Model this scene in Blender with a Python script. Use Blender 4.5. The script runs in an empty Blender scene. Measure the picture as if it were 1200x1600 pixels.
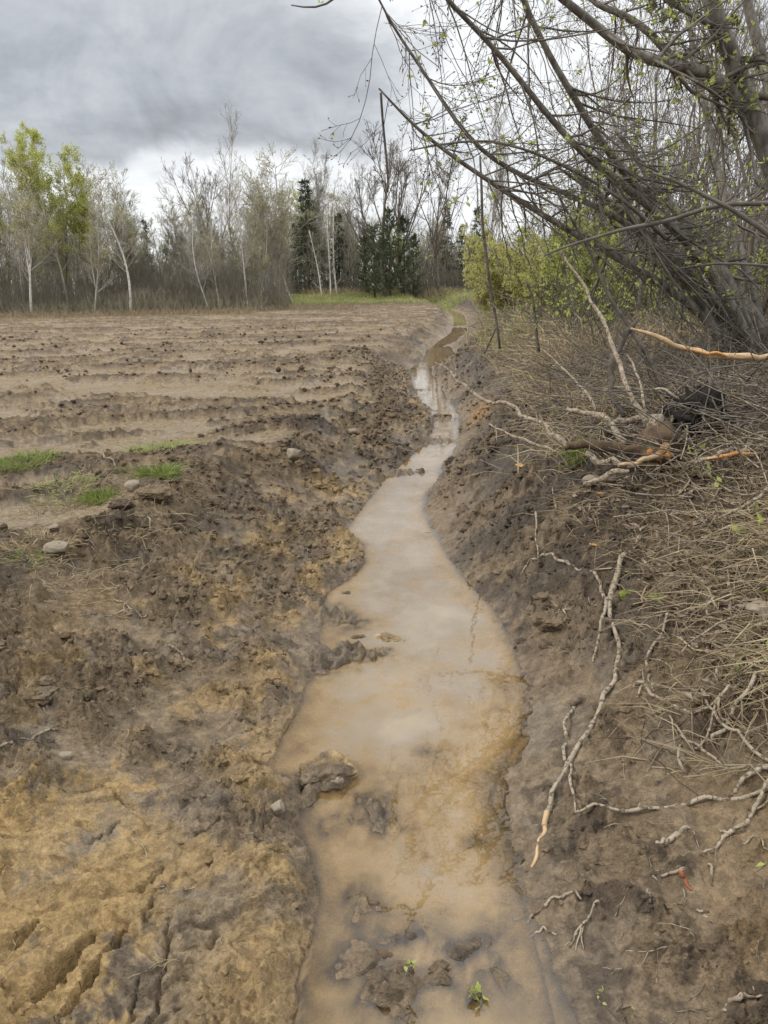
import bpy, math
import numpy as np
from math import radians as RAD
S = bpy.context.scene
COL = S.collection

# ------------------------------------------------------------------ camera
W_, H_, FPX = 1200, 1600, 1142.0
PITCH, ROLL, CAMZ = RAD(17.0), RAD(1.0), 1.55
CP = np.array([0.0, 0.0, CAMZ])
_R = np.array([1.0, 0, 0]); _F = np.array([0, math.cos(PITCH), -math.sin(PITCH)]); _U = np.array([0, math.sin(PITCH), math.cos(PITCH)])
CR = math.cos(ROLL)*_R - math.sin(ROLL)*_U
CU = math.sin(ROLL)*_R + math.cos(ROLL)*_U
CF = _F
cam = bpy.data.cameras.new('camera'); camo = bpy.data.objects.new('camera', cam); COL.objects.link(camo)
from mathutils import Matrix
M4 = Matrix(((CR[0], CU[0], -CF[0], 0), (CR[1], CU[1], -CF[1], 0), (CR[2], CU[2], -CF[2], CAMZ), (0, 0, 0, 1)))
camo.matrix_world = M4
cam.sensor_fit = 'VERTICAL'; cam.sensor_height = 36.0; cam.sensor_width = 27.0
cam.lens = 36.0*FPX/H_; cam.clip_start = 0.05; cam.clip_end = 3000
S.camera = camo

# ------------------------------------------------------------------ light
SUN_EL, SUN_AZ = RAD(40), RAD(-95)          # azimuth from +Y (straight ahead), minus = left
sd = np.array([math.cos(SUN_EL)*math.sin(SUN_AZ), math.cos(SUN_EL)*math.cos(SUN_AZ), math.sin(SUN_EL)])
sl = bpy.data.lights.new('sun', 'SUN'); sl.energy = 1.5; sl.angle = RAD(12); sl.color = (1.0, 0.95, 0.88)
so = bpy.data.objects.new('sun', sl); COL.objects.link(so)
from mathutils import Vector
so.rotation_euler = Vector(sd).to_track_quat('Z', 'Y').to_euler()
S.view_settings.view_transform = 'Standard'; S.view_settings.look = 'None'
S.view_settings.exposure = 0.85; S.view_settings.gamma = 1.0; S.view_settings.use_curve_mapping = False
S.cycles.max_bounces = 6; S.cycles.transparent_max_bounces = 12

class NT:
    def __init__(s, tree): s.t = tree; s.t.nodes.clear()
    def n(s, typ, _ins=None, **kw):
        nd = s.t.nodes.new(typ)
        for k, v in kw.items(): setattr(nd, k, v)
        if _ins:
            for k, v in _ins.items():
                sock = nd.inputs[k]
                if isinstance(v, bpy.types.NodeSocket): s.t.links.new(v, sock)
                else: sock.default_value = v
        return nd
    def math(s, op, a, b=None, c=None, clamp=False):
        nd = s.t.nodes.new('ShaderNodeMath'); nd.operation = op; nd.use_clamp = clamp
        for i, v in enumerate((a, b, c)):
            if v is None: continue
            if isinstance(v, bpy.types.NodeSocket): s.t.links.new(v, nd.inputs[i])
            else: nd.inputs[i].default_value = v
        return nd.outputs[0]
    def ss(s, x, a, b, lo=0.0, hi=1.0):
        nd = s.t.nodes.new('ShaderNodeMapRange'); nd.interpolation_type = 'SMOOTHSTEP'
        for i, v in enumerate((x, a, b, lo, hi)):
            if isinstance(v, bpy.types.NodeSocket): s.t.links.new(v, nd.inputs[i])
            else: nd.inputs[i].default_value = v
        return nd.outputs[0]
    def mix(s, f, a, b, blend='MIX'):
        nd = s.t.nodes.new('ShaderNodeMix'); nd.data_type = 'RGBA'; nd.blend_type = blend
        for k, v in ((0, f), (6, a), (7, b)):
            if isinstance(v, bpy.types.NodeSocket): s.t.links.new(v, nd.inputs[k])
            else: nd.inputs[k].default_value = v if k == 0 else (tuple(v)+(1,) if len(v) == 3 else v)
        return nd.outputs[2]
    def noise(s, vec, scale, detail=4, rough=.55, dist=0.0):
        nd = s.t.nodes.new('ShaderNodeTexNoise'); nd.inputs['Scale'].default_value = scale
        nd.inputs['Detail'].default_value = detail; nd.inputs['Roughness'].default_value = rough; nd.inputs['Distortion'].default_value = dist
        if vec is not None: s.t.links.new(vec, nd.inputs['Vector'])
        return nd.outputs[0]

def make_world():
    w = bpy.data.worlds.new('World'); S.world = w; w.use_nodes = True
    g = NT(w.node_tree); nodes = g
    tc = g.n('ShaderNodeTexCoord').outputs['Generated']
    sep = g.n('ShaderNodeSeparateXYZ', {0: tc}); x, y, z = sep.outputs
    zc = g.math('ADD', g.math('MAXIMUM', z, 0.0), 0.16)
    px = g.math('DIVIDE', x, zc); py = g.math('DIVIDE', y, zc)
    vec = g.n('ShaderNodeCombineXYZ', {0: px, 1: py, 2: 3.7}).outputs[0]
    n1 = g.noise(vec, 0.85, 6, .55, .25)
    n2 = g.noise(vec, 2.6, 6, .6, .3)
    vec3 = g.n('ShaderNodeCombineXYZ', {0: g.math('MULTIPLY', x, 7.0), 1: g.math('MULTIPLY', y, 3.0), 2: g.math('MULTIPLY', z, 8.0)}).outputs[0]
    n3 = g.noise(vec3, 1.0, 6, .58, .5)
    a = g.math('ADD', g.math('SUBTRACT', n1, .5), g.math('MULTIPLY', g.math('SUBTRACT', n2, .5), .5))
    # the big dark bank of cloud to the left, its ragged lower edge about nine degrees up
    b3 = g.math('SUBTRACT', n3, .5)
    edge = g.math('ADD', g.math('ADD', z, g.math('MULTIPLY', b3, .14)), g.math('MULTIPLY', x, -0.02))
    low = g.ss(edge, 0.140, 0.172)
    side = g.ss(g.math('ADD', x, g.math('MULTIPLY', a, .25)), -0.06, 0.10, 1.0, 0.0)
    bank = g.math('MULTIPLY', low, side)
    tone = g.math('ADD', g.math('MULTIPLY', a, .85), g.math('MULTIPLY', b3, .95))
    light = g.math('ADD', .615, g.math('MULTIPLY', tone, .70))
    dark = g.math('ADD', .32, g.math('MULTIPLY', tone, .46))
    mixv = g.n('ShaderNodeMix', {0: bank, 2: light, 3: dark}).outputs[0]
    mixv = g.math('MINIMUM', mixv, .575)
    mixv = g.math('MAXIMUM', mixv, .19)
    zen = g.ss(z, 0.33, 0.95, 1.0, 2.5)      # an overcast sky is brighter overhead
    val = g.math('MULTIPLY', mixv, zen)
    tint = g.mix(g.ss(mixv, .25, .62), (0.935, 0.985, 1.045), (0.985, 1.0, 1.015))
    cl = g.n('ShaderNodeVectorMath', {0: tint, 1: g.n('ShaderNodeCombineXYZ', {0: val, 1: val, 2: val}).outputs[0]}, operation='MULTIPLY').outputs[0]
    sky = g.n('ShaderNodeTexSky', sky_type='NISHITA'); sky.sun_disc = False
    sky.sun_elevation = SUN_EL; sky.sun_rotation = SUN_AZ
    b1 = g.n('ShaderNodeBackground', {0: sky.outputs[0], 1: 0.1})
    b2 = g.n('ShaderNodeBackground', {0: cl, 1: 1.0})
    mx = g.n('ShaderNodeMixShader', {0: 0.95, 1: b1.outputs[0], 2: b2.outputs[0]})
    g.n('ShaderNodeOutputWorld', {0: mx.outputs[0]})
make_world()

# ------------------------------------------------------------------ numeric helpers
rng = np.random.default_rng(11)
_perm = np.random.default_rng(3).permutation(512).astype(np.int64)
_ga = np.random.default_rng(4).uniform(0, 2*np.pi, 512)
_gx, _gy = np.cos(_ga), np.sin(_ga)
def perlin(x, y, seed=0):
    x = np.asarray(x, float); y = np.asarray(y, float)
    xi = np.floor(x).astype(np.int64); yi = np.floor(y).astype(np.int64)
    fx = x-xi; fy = y-yi
    def g(ix, iy, dx, dy):
        h = _perm[(_perm[(ix+seed*37) & 511] + iy) & 511]
        return _gx[h]*dx + _gy[h]*dy
    u = fx*fx*fx*(fx*(fx*6-15)+10); v = fy*fy*fy*(fy*(fy*6-15)+10)
    a = g(xi, yi, fx, fy); b = g(xi+1, yi, fx-1, fy); c = g(xi, yi+1, fx, fy-1); d = g(xi+1, yi+1, fx-1, fy-1)
    return (a+(b-a)*u + ((c+(d-c)*u)-(a+(b-a)*u))*v)*1.5
def fbm(x, y, o=4, seed=0, gain=.5):
    s = 0; a = 1.0; f = 1.0
    for i in range(o):
        s = s + a*perlin(x*f+13.1*i, y*f-7.7*i, seed+i); a *= gain; f *= 2.03
    return s
def worley(x, y, seed=0):
    # rounded cells: dome height 0..1 and a random value per cell
    xi = np.floor(x).astype(np.int64); yi = np.floor(y).astype(np.int64)
    best = np.full(x.shape, 9.0); second = np.full(x.shape, 9.0); val = np.zeros(x.shape)
    for dx in (-1, 0, 1):
        for dy in (-1, 0, 1):
            h = _perm[(_perm[(xi+dx+seed*53) & 511] + yi+dy) & 511]
            px = xi+dx+.5+.42*_gx[h]; py = yi+dy+.5+.42*_gy[(h*7+3) & 511]
            d = (px-x)**2+(py-y)**2
            m = d < best
            second = np.where(m, best, np.minimum(second, d)); val = np.where(m, ((h*97) & 511)/511., val); best = np.where(m, d, best)
    return np.sqrt(best), np.sqrt(second), val
def sst(a, b, x):
    t = np.clip((x-a)/(b-a), 0, 1); return t*t*(3-2*t)
def ray(u, v):
    d = CF + CR*((u-600)/FPX) + CU*((800-v)/FPX); return d
def pt(u, v, depth):                    # a point of the place at a given distance along the view axis
    return CP + ray(u, v)*depth
def on_level(u, v, z):
    d = ray(u, v); t = (z-CAMZ)/d[2]; return CP + d*t

# ------------------------------------------------------------------ terrain
_LE = [(1700,450),(1600,460),(1500,480),(1400,500),(1330,482),(1290,468),(1250,462),(1200,420),(1150,440),(1100,470),(1050,480),(1000,498),(950,500),(925,512),(905,545),(880,570),(850,566),(830,540),(800,560),(770,585),(750,600),(730,622),(700,655),(670,678),(650,674),(630,660),(600,643),(580,640),(560,662),(545,668),(530,690),(520,704),(505,709),(495,708),(488,700)]
_RE = [(1700,900),(1600,868),(1500,845),(1400,815),(1330,800),(1250,770),(1200,785),(1150,815),(1100,822),(1050,815),(1000,798),(950,770),(920,740),(900,722),(870,700),(850,690),(830,676),(800,661),(770,665),(750,685),(730,686),(700,712),(670,716),(650,718),(630,703),(600,686),(580,672),(560,712),(545,706),(530,716),(520,730),(505,729),(495,727),(488,722)]
def _tab(E):
    P = np.array([on_level(u, v, 0.0) for v, u in E]); return P[:, 1], P[:, 0]
YL, XLt = _tab(_LE); YR, XRt = _tab(_RE)
YL = np.append(YL, [56, 64, 900]); XLt = np.append(XLt, [XLt[-1]-.3, XLt[-1]-2.5, -5])
YR = np.append(YR, [56, 64, 900]); XRt = np.append(XRt, [XRt[-1]-.1, XRt[-1]-2.0, -4])
def xl(y): return np.interp(y, YL, XLt)
def xr(y): return np.interp(y, YR, XRt)
def macro(x, y):
    x = np.asarray(x, float); y = np.asarray(y, float)
    L, R = xl(y), xr(y)
    wob = (.05*perlin(x*2.2, y*2.2, 60) + .045*perlin(x*6, y*6, 61) + .022*perlin(x*15, y*15, 62) + .012*perlin(x*40, y*40, 63))*np.clip(.5+y*.08, .5, 2)
    dl = L-x+wob; dr = x-R+wob; w = np.maximum(R-L, .05); t = np.clip((x-L)/w, 0, 1)
    # left bank and field
    wl = np.interp(y, [0, 1.2, 3, 4.6, 5.6, 9, 20, 60], [1.5, 1.5, 1.45, 1.3, 1.05, 1.0, .95, .9])
    hf = np.interp(y, [0, 2, 4, 10, 30, 60, 80, 900], [.27, .29, .29, .27, .34, .50, .72, 1.2])
    s = np.clip(dl/wl, 0, 1)
    hl = hf*(.35*s + .65*sst(.15, 1.0, s)) + .012*sst(0, .1, dl)
    hl = hl + .05*np.exp(-((dl-wl)/.28)**2)*sst(2.6, 3.6, y)*(1-.6*sst(6, 12, y))*(1+.7*perlin(x*1.3, y*1.3, 70))
    # right bank
    wr = np.interp(y, [0, 1.2, 2, 3, 5, 9, 30, 60], [1.8, 1.7, 1.5, 1.35, 1.3, 1.3, 1.5, 1.6])
    hr = np.interp(y, [0, 1.2, 1.8, 2.6, 3.6, 6, 12, 30, 60, 80, 900], [.25, .30, .46, .62, .74, .78, .80, .85, .8, .8, 1.2])
    q = np.clip(dr/wr, 0, 1)
    hrr = hr*(.55*q + .45*sst(0, 1, q)) + .05*np.clip(dr-wr, 0, 6) + .008*sst(0, .1, dr)
    D = np.interp(y, [0, 1.6, 2.0, 2.4, 3.2, 6, 7, 9, 20, 60], [.03, .032, .045, .075, .09, .08, .045, .035, .05, .05])
    bed = -D*np.power(np.clip(4*t*(1-t), 0, 1), .6)
    h = np.where(x < L, np.where(dl > 0, hl, bed), np.where(x > R, np.where(dr > 0, hrr, bed), bed))
    h = np.where((x < L) & (dl <= 0), -.004, h); h = np.where((x > R) & (dr <= 0), -.004, h)
    # the green headland beyond the field: low rise at the end
    end = 57 + .30*x*(x < 0) + 0*x
    h = h + sst(0, 5, y-end)*.55*(1-sst(-3, 3, x-R-1.5))*sst(-20, -8, x)
    return h
CRACKS = [  # traced on the yellow clay, picture points lifted on to the ground
 [(20,1580,16),(55,1545,20),(85,1510,22),(110,1475,22),(140,1440,12)],
 [(80,1590,9),(100,1555,14),(135,1500,14),(165,1465,16),(190,1430,12),(200,1420,5)],
 [(190,1570,6),(200,1540,7),(215,1500,5)], [(215,1590,6),(235,1550,9),(250,1500,8),(258,1480,4)],
 [(248,1480,6),(262,1440,7),(258,1410,5)], [(195,1372,5),(235,1350,8),(250,1330,5)],
 [(225,1415,6),(236,1375,6)], [(140,1310,4),(170,1290,6),(185,1270,4)],
 [(20,1475,8),(40,1455,12),(60,1430,8)], [(0,1385,10),(15,1370,10)], [(105,1240,5),(160,1215,6),(210,1245,4)],
 [(462,1590,8),(468,1540,10),(472,1490,8),(488,1460,6)],
 [(320,1440,6),(335,1420,7)], [(310,1275,10),(350,1250,14),(385,1245,12)]]
_CR = []
for c in CRACKS:
    P = np.array([on_level(u, v, .12 if u < 420 else .03) for u, v, w in c])
    wd = np.array([w for *_, w in c])/FPX*np.array([np.dot(p-CP, CF) for p in P])
    _CR.append((P[:, :2], wd))
def cracks(x, y):
    out = np.zeros_like(x); near = (y < 3.2) & (y > .9)
    xs, ys = x[near], y[near]
    if len(xs) == 0: return out
    wx = xs + .012*perlin(xs*22, ys*22, 40) + .006*perlin(xs*60, ys*60, 41); wy = ys + .012*perlin(xs*22, ys*22, 42)+ .006*perlin(xs*60, ys*60, 43)
    acc = np.zeros_like(xs)
    for P, wd in _CR:
        lo = P.min(0)-.1; hi = P.max(0)+.1
        m = (xs > lo[0]) & (xs < hi[0]) & (ys > lo[1]) & (ys < hi[1])
        if not m.any(): continue
        a = np.zeros(m.sum())
        for i in range(len(P)-1):
            d = P[i+1]-P[i]; L2 = d@d
            tt = np.clip(((wx[m]-P[i, 0])*d[0] + (wy[m]-P[i, 1])*d[1])/L2, 0, 1)
            dist = np.hypot(wx[m]-P[i, 0]-tt*d[0], wy[m]-P[i, 1]-tt*d[1])
            w = wd[i]+(wd[i+1]-wd[i])*tt
            a = np.maximum(a, np.sqrt(np.clip(1-dist/(w*.62), 0, 1))*np.minimum(w*2.4, .075))
        acc[m] = np.maximum(acc[m], a)
    out[near] = acc
    return out
def zones(x, y):
    """roughness mask, soil weights"""
    L, R = xl(y), xr(y); dl = L-x; dr = x-R
    n = fbm(x*.9, y*.9, 3, 5)
    wl = np.interp(y, [0, 1.2, 3, 4.6, 5.6, 9, 20, 60], [1.5, 1.5, 1.45, 1.25, .85, .7, .75, .8])
    field = sst(.9, 1.25, dl/wl)*sst(2.4, 3.4, y)
    q = y - .22*x + .25*perlin(x*.35, y*.35, 9)
    strip = .62*perlin(q*1.3, x*.2, 21) + .75*perlin(q*3.1, x*.32, 22) + .60*perlin(q*7.0, x*.8, 23) + .30*fbm(x*.7, y*.7, 2, 24)
    fr = sst(.12, .38, strip + .40*fbm(x*2.2, y*2.2, 3, 25))
    rough = sst(-.30, .16, n*.8 + .42*perlin(x*4.3, y*6.3, 12) + .30*perlin(x*10, y*14, 13) + .10 + .16*(dr > .15)*(y < 2.3))
    flat = sst(.75, .35, np.hypot((x+.72)/.75, (y-1.45)/.75))
    rough = rough*(1-.8*flat)
    rough = rough*(1-field) + fr*field
    return n, field, strip, rough, dl, dr, wl
def detail(x, y, full=False):
    n, field, strip, rough, dl, dr, wl = zones(x, y)
    water = (dl < 0) & (dr < 0)
    wx = x + .03*perlin(x*6, y*6, 30); wy = y + .03*perlin(x*6, y*6, 31)
    b1 = np.abs(perlin(wx*4.2, wy*4.2, 1)); b2 = np.abs(perlin(wx*9, wy*9, 2))
    vx = wx + .014*perlin(x*17, y*17, 35) + .007*perlin(x*45, y*45, 37); vy = wy + .014*perlin(x*17, y*17, 36) + .007*perlin(x*45, y*45, 38)
    b3 = np.abs(perlin(vx*19, vy*19, 3)); b4 = np.abs(perlin(vx*38, vy*38, 4)); b5 = perlin(x*120, y*120, 6); b6 = np.abs(perlin(vx*75, vy*75, 7))
    clod = .028*b1 + .027*b2 + .024*b3*(.5+1.2*b2) + .018*b4 + .009*b6
    for sc, hh, sd in ((8, .020, 1), (17, .018, 2), (38, .012, 3)):
        f1, f2, vv = worley(vx*sc, vy*sc, sd)
        pres = sst(.30, .55, vv*.6 + .30*n + .5*perlin(x*sc*.23, y*sc*.23, 39)+.15)
        clod = clod + hh*pres*np.sqrt(np.clip(1-(f1/.62)**2, 0, 1))*(.35+.65*vv)*sst(0, .25, f2-f1)
    edge = sst(0, .12, np.maximum(dl, dr))
    near_left = np.exp(-np.clip(dl, 0, 9)/.7)*(dl > 0)
    amp = (.15 + 1.05*rough)*(.45+.55*edge)
    amp = amp*np.where(dr > 0, .45*sst(0, .3, dr)+.55, 1.0)
    amp = amp*(1-.38*field)
    h = amp*clod + .0022*b5*(.3+rough) - .011*np.exp(-np.maximum(dl, dr).clip(0)/.22)
    # mud flakes: sharp little scarps
    st = perlin(wx*3.1, wy*6.0, 14); st2 = perlin(wx*8.3+3, wy*14.0, 15)
    h = h + edge*.022*sst(0, .04, st)*sst(-.1, .3, n)*(1-field)*(dl > 0)
    h = h + edge*.010*sst(0, .03, st2)*np.where(field > .5, .6, 1.0)*(1-.5*(dr > 0))
    # furrows
    fur = .050*(sst(.08, .32, strip+.15*perlin(x*3, y*3, 26))-.35) + .03*perlin(x*.5, y*.5, 27)
    h = h + field*fur*(dl > 0)
    # digger strokes on the right bank, up and along the slope
    al = x*.55+y*.83; ac = x*.83-y*.55
    stroke = np.abs(perlin(ac*13, al*1.3, 33))*.05 + np.abs(perlin(ac*31, al*2.6, 34))*.018
    rb = sst(.02, .25, dr)*(1-sst(1.3, 1.8, dr))*sst(2.9, 4.0, y)
    h = h + rb*stroke
    # bed of the water
    bump = .036*fbm(x*3.2, y*3.2, 3, 50) + .016*np.abs(perlin(wx*11, wy*7, 51)) + .010*np.abs(perlin(wx*27, wy*19, 52)) + .014*sst(0, .05, perlin(wx*4, wy*5, 53)) + .008*sst(0, .05, perlin(wx*11, wy*11, 54)) - .018
    k = np.clip(np.minimum(-dl, -dr)/.08, 0, 1)
    h = np.where(water, k*(bump*sst(0, 1, k)), h)
    return (h, n, field, strip, rough, dl, dr, wl, clod, b2, b3) if full else h
SHOALS = [(470,1236,.10,.035),(490,1226,.09,.025),(530,1035,.16,.075),(560,1018,.10,.06),(600,1020,.09,.06),(520,960,.14,.05),(560,975,.10,.05),(610,1290,.09,.045),(575,1260,.07,.04),(620,1540,.07,.045),(600,1570,.07,.04),(680,1530,.04,.04),(660,1340,.04,.04),(510,1215,.10,.025),(690,655,.2,.06),(655,690,.25,.07),(670,640,.2,.05),(690,690,.14,.05),(625,740,.12,.08),(655,738,.1,.07),(690,575,.35,.07),(640,560,.3,.08),(720,510,.5,.08),(715,540,.5,.09),(660,610,.2,.05)]
_SH = [(on_level(u, v, 0), r, h) for u, v, r, h in SHOALS]
def shoal(x, y):
    out = np.zeros_like(x)
    for p, r, h in _SH:
        m = (np.abs(x-p[0]) < 2*r*1.6) & (np.abs(y-p[1]) < 2*r*1.6)
        if m.any(): out[m] += h*np.exp(-(((x[m]-p[0])/r)**2 + ((y[m]-p[1])/(r*.8))**2))*(.7+.9*np.abs(perlin(x[m]*14, y[m]*14, 77))+.5*perlin(x[m]*30, y[m]*30, 78))
    return out
def H(x, y):
    x = np.atleast_1d(np.asarray(x, float)); y = np.atleast_1d(np.asarray(y, float))
    return macro(x, y) + detail(x, y) - cracks(x, y) + shoal(x, y)
def gp(u, v, lift=0.0):                  # where the line of sight through a picture point meets the ground
    d = ray(u, v); t = np.geomspace(.8, 120, 700)
    P = CP + d[None]*t[:, None]; f = P[:, 2]-macro(P[:, 0], P[:, 1])
    i = np.argmax(f < 0)
    if f[i] >= 0: i = len(t)-1
    t0 = t[i-1] + (t[i]-t[i-1])*f[i-1]/(f[i-1]-f[i]+1e-9) if i > 0 else t[0]
    p = CP + d*t0
    p[2] = H(p[0], p[1])[0] + lift
    return p

# ------------------------------------------------------------------ mesh helpers
def mesh_from(name, V, quads=None, tris=None, smooth=True):
    me = bpy.data.meshes.new(name)
    V = np.asarray(V, np.float32).reshape(-1, 3)
    q = np.zeros((0, 4), np.int32) if quads is None else np.asarray(quads, np.int32).reshape(-1, 4)
    t = np.zeros((0, 3), np.int32) if tris is None else np.asarray(tris, np.int32).reshape(-1, 3)
    me.vertices.add(len(V)); me.vertices.foreach_set('co', V.ravel())
    me.loops.add(q.size+t.size); me.loops.foreach_set('vertex_index', np.concatenate([q.ravel(), t.ravel()]))
    n = len(q)+len(t); me.polygons.add(n)
    tot = np.concatenate([np.full(len(q), 4), np.full(len(t), 3)]).astype(np.int32)
    st = np.concatenate([[0], np.cumsum(tot)[:-1]]).astype(np.int32) if n else np.zeros(0, np.int32)
    me.polygons.foreach_set('loop_start', st); me.polygons.foreach_set('loop_total', tot)
    me.polygons.foreach_set('use_smooth', np.full(n, smooth))
    me.update(calc_edges=True); me.validate()
    return me
def link(name, data, parent=None, mat=None, **props):
    o = bpy.data.objects.new(name, data); COL.objects.link(o)
    if parent is not None: o.parent = parent
    if mat is not None and data is not None: data.materials.append(mat)
    for k, v in props.items(): o[k] = v
    return o
def thing(name, label, cat, loc=(0, 0, 0), group=None):
    o = link(name, None); o.location = tuple(loc); o['label'] = label; o['category'] = cat
    o.empty_display_size = .1
    if group: o['group'] = group
    return o
class MB:
    def __init__(s): s.V = []; s.Q = []; s.T = []; s.n = 0
    def add(s, V, Q=None, T=None):
        V = np.asarray(V).reshape(-1, 3); s.V.append(V)
        if Q is not None: s.Q.append(np.asarray(Q).reshape(-1, 4)+s.n)
        if T is not None: s.T.append(np.asarray(T).reshape(-1, 3)+s.n)
        s.n += len(V)
    def tubes(s, P, R, sides=4, cap=True):
        P = np.asarray(P, float); R = np.asarray(R, float)
        if P.ndim == 2: P = P[None]; R = R[None]
        if len(P) == 0: return
        if cap:
            P = np.concatenate([P[:, :1], P, P[:, -1:]], 1); R = np.concatenate([R[:, :1]*.02, R, R[:, -1:]*.02], 1)
        M, n, _ = P.shape
        T = np.gradient(P, axis=1)
        if cap: T[:, 0] = P[:, 2]-P[:, 1]; T[:, 1] = T[:, 0]; T[:, -1] = P[:, -2]-P[:, -3]; T[:, -2] = T[:, -1]
        T /= np.linalg.norm(T, axis=2, keepdims=True)+1e-9
        ref = np.cross(T[:, 0], np.array([.31, .87, .38])); ref /= np.linalg.norm(ref, axis=1, keepdims=True)+1e-9
        A = np.zeros_like(P); cur = ref
        for i in range(n):
            cur = cur - T[:, i]*np.sum(cur*T[:, i], 1, keepdims=True); cur = cur/(np.linalg.norm(cur, axis=1, keepdims=True)+1e-9); A[:, i] = cur
        B = np.cross(T, A)
        ang = np.arange(sides)*2*np.pi/sides
        V = P[:, :, None] + R[:, :, None, None]*(A[:, :, None]*np.cos(ang)[None, None, :, None] + B[:, :, None]*np.sin(ang)[None, None, :, None])
        m, i, k = np.meshgrid(np.arange(M), np.arange(n-1), np.arange(sides), indexing='ij')
        k2 = (k+1) % sides; b = m*n*sides
        Q = np.stack([b+i*sides+k, b+i*sides+k2, b+(i+1)*sides+k2, b+(i+1)*sides+k], -1).reshape(-1, 4)
        s.add(V, Q)
    def cards(s, P, D, L, Wd, rs, bend=.25):
        """leaf-shaped folded rhombs at P pointing along D"""
        P = np.asarray(P, float); M = len(P)
        if M == 0: return
        D = D/(np.linalg.norm(D, axis=1, keepdims=True)+1e-9)
        rv = rs.normal(size=(M, 3)); X = np.cross(D, rv); X /= np.linalg.norm(X, axis=1, keepdims=True)+1e-9
        N = np.cross(D, X); L = np.broadcast_to(L, (M,))[:, None]; Wd = np.broadcast_to(Wd, (M,))[:, None]
        a = P; b = P + D*L*.45 + X*Wd*.5 + N*L*bend*.3; c = P + D*L + N*L*bend*-.2; d = P + D*L*.45 - X*Wd*.5 + N*L*bend*.3
        V = np.stack([a, b, c, d], 1); i = np.arange(M)*4
        T = np.concatenate([np.stack([i, i+1, i+2], 1), np.stack([i, i+2, i+3], 1)])
        s.add(V, None, T)
    def blades(s, P, D, L, w, rs, droop=.4):
        """three-point grass blades"""
        P = np.asarray(P, float); M = len(P)
        if M == 0: return
        D = D/(np.linalg.norm(D, axis=1, keepdims=True)+1e-9)
        L = np.broadcast_to(L, (M,))[:, None]; w = np.broadcast_to(w, (M,))[:, None]
        X = np.cross(D, rs.normal(size=(M, 3))); X /= np.linalg.norm(X, axis=1, keepdims=True)+1e-9
        hz = D*np.array([1, 1, 0]); 
        m = P + D*L*.55; e = P + D*L + hz*L*droop*.5 - np.array([0, 0, 1])*L*droop*.45
        V = np.stack([P-X*w*.5, P+X*w*.5, m+X*w*.42, m-X*w*.42, e], 1); i = np.arange(M)*5
        s.add(V, np.stack([i, i+1, i+2, i+3], 1), np.stack([i+3, i+2, i+4], 1))
    def mesh(s, name, smooth=True):
        return mesh_from(name, np.concatenate(s.V) if s.V else np.zeros((0, 3)), np.concatenate(s.Q) if s.Q else None, np.concatenate(s.T) if s.T else None, smooth)
    def obj(s, name, mat, parent=None, smooth=True, **kw): return link(name, s.mesh(name, smooth), parent, mat, **kw)
def resample(P, n):
    P = np.asarray(P, float); d = np.concatenate([[0], np.cumsum(np.linalg.norm(np.diff(P[:, :3], axis=0), axis=1))])
    t = np.linspace(0, d[-1], n)
    # smooth by Catmull-like cubic: interpolate then relax
    Q = np.stack([np.interp(t, d, P[:, k]) for k in range(P.shape[1])], 1)
    for _ in range(2):
        Q[1:-1] = .25*Q[:-2]+.5*Q[1:-1]+.25*Q[2:]
    return Q
def grow(P, R, k, t0, t1, lr, ang, up, n, wob, rr, rs, lj=.4, taper=True, outdir=None):
    """children of many parent branches at once; P (M,m,3), R (M,m)"""
    M, m, _ = P.shape
    plen = np.linalg.norm(np.diff(P, axis=1), axis=2).sum(1)
    idx = np.repeat(np.arange(M), k); t = rs.uniform(t0, t1, M*k)
    f = t*(m-1); i0 = np.clip(np.floor(f).astype(int), 0, m-2); fr = (f-i0)[:, None]
    p = P[idx, i0]*(1-fr)+P[idx, i0+1]*fr
    T = P[idx, i0+1]-P[idx, i0]; T /= np.linalg.norm(T, axis=1, keepdims=True)+1e-9
    r = R[idx, i0]*(1-fr[:, 0])+R[idx, i0+1]*fr[:, 0]
    L = plen[idx]*lr*(1+lj*rs.uniform(-1, 1, M*k))*((1.15-.65*t) if taper else 1)
    pv = rs.normal(size=(M*k, 3)); pv -= T*np.sum(pv*T, 1, keepdims=True); pv /= np.linalg.norm(pv, axis=1, keepdims=True)+1e-9
    a = (ang*(1+.35*rs.uniform(-1, 1, M*k)))[:, None]
    D = np.cos(a)*T+np.sin(a)*pv + np.array([0, 0, 1])*up*.5
    if outdir is not None: D = D+outdir
    D /= np.linalg.norm(D, axis=1, keepdims=True)
    out = np.zeros((M*k, n, 3)); out[:, 0] = p; step = (L/(n-1))[:, None]
    for j in range(1, n):
        out[:, j] = out[:, j-1]+D*step
        D = D+rs.normal(size=D.shape)*wob+np.array([0, 0, 1])*up*.5; D /= np.linalg.norm(D, axis=1, keepdims=True)
    r0 = np.maximum(r*rr, .0012)
    Rr = r0[:, None]*np.linspace(1, .35, n)[None]
    return out, Rr

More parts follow.
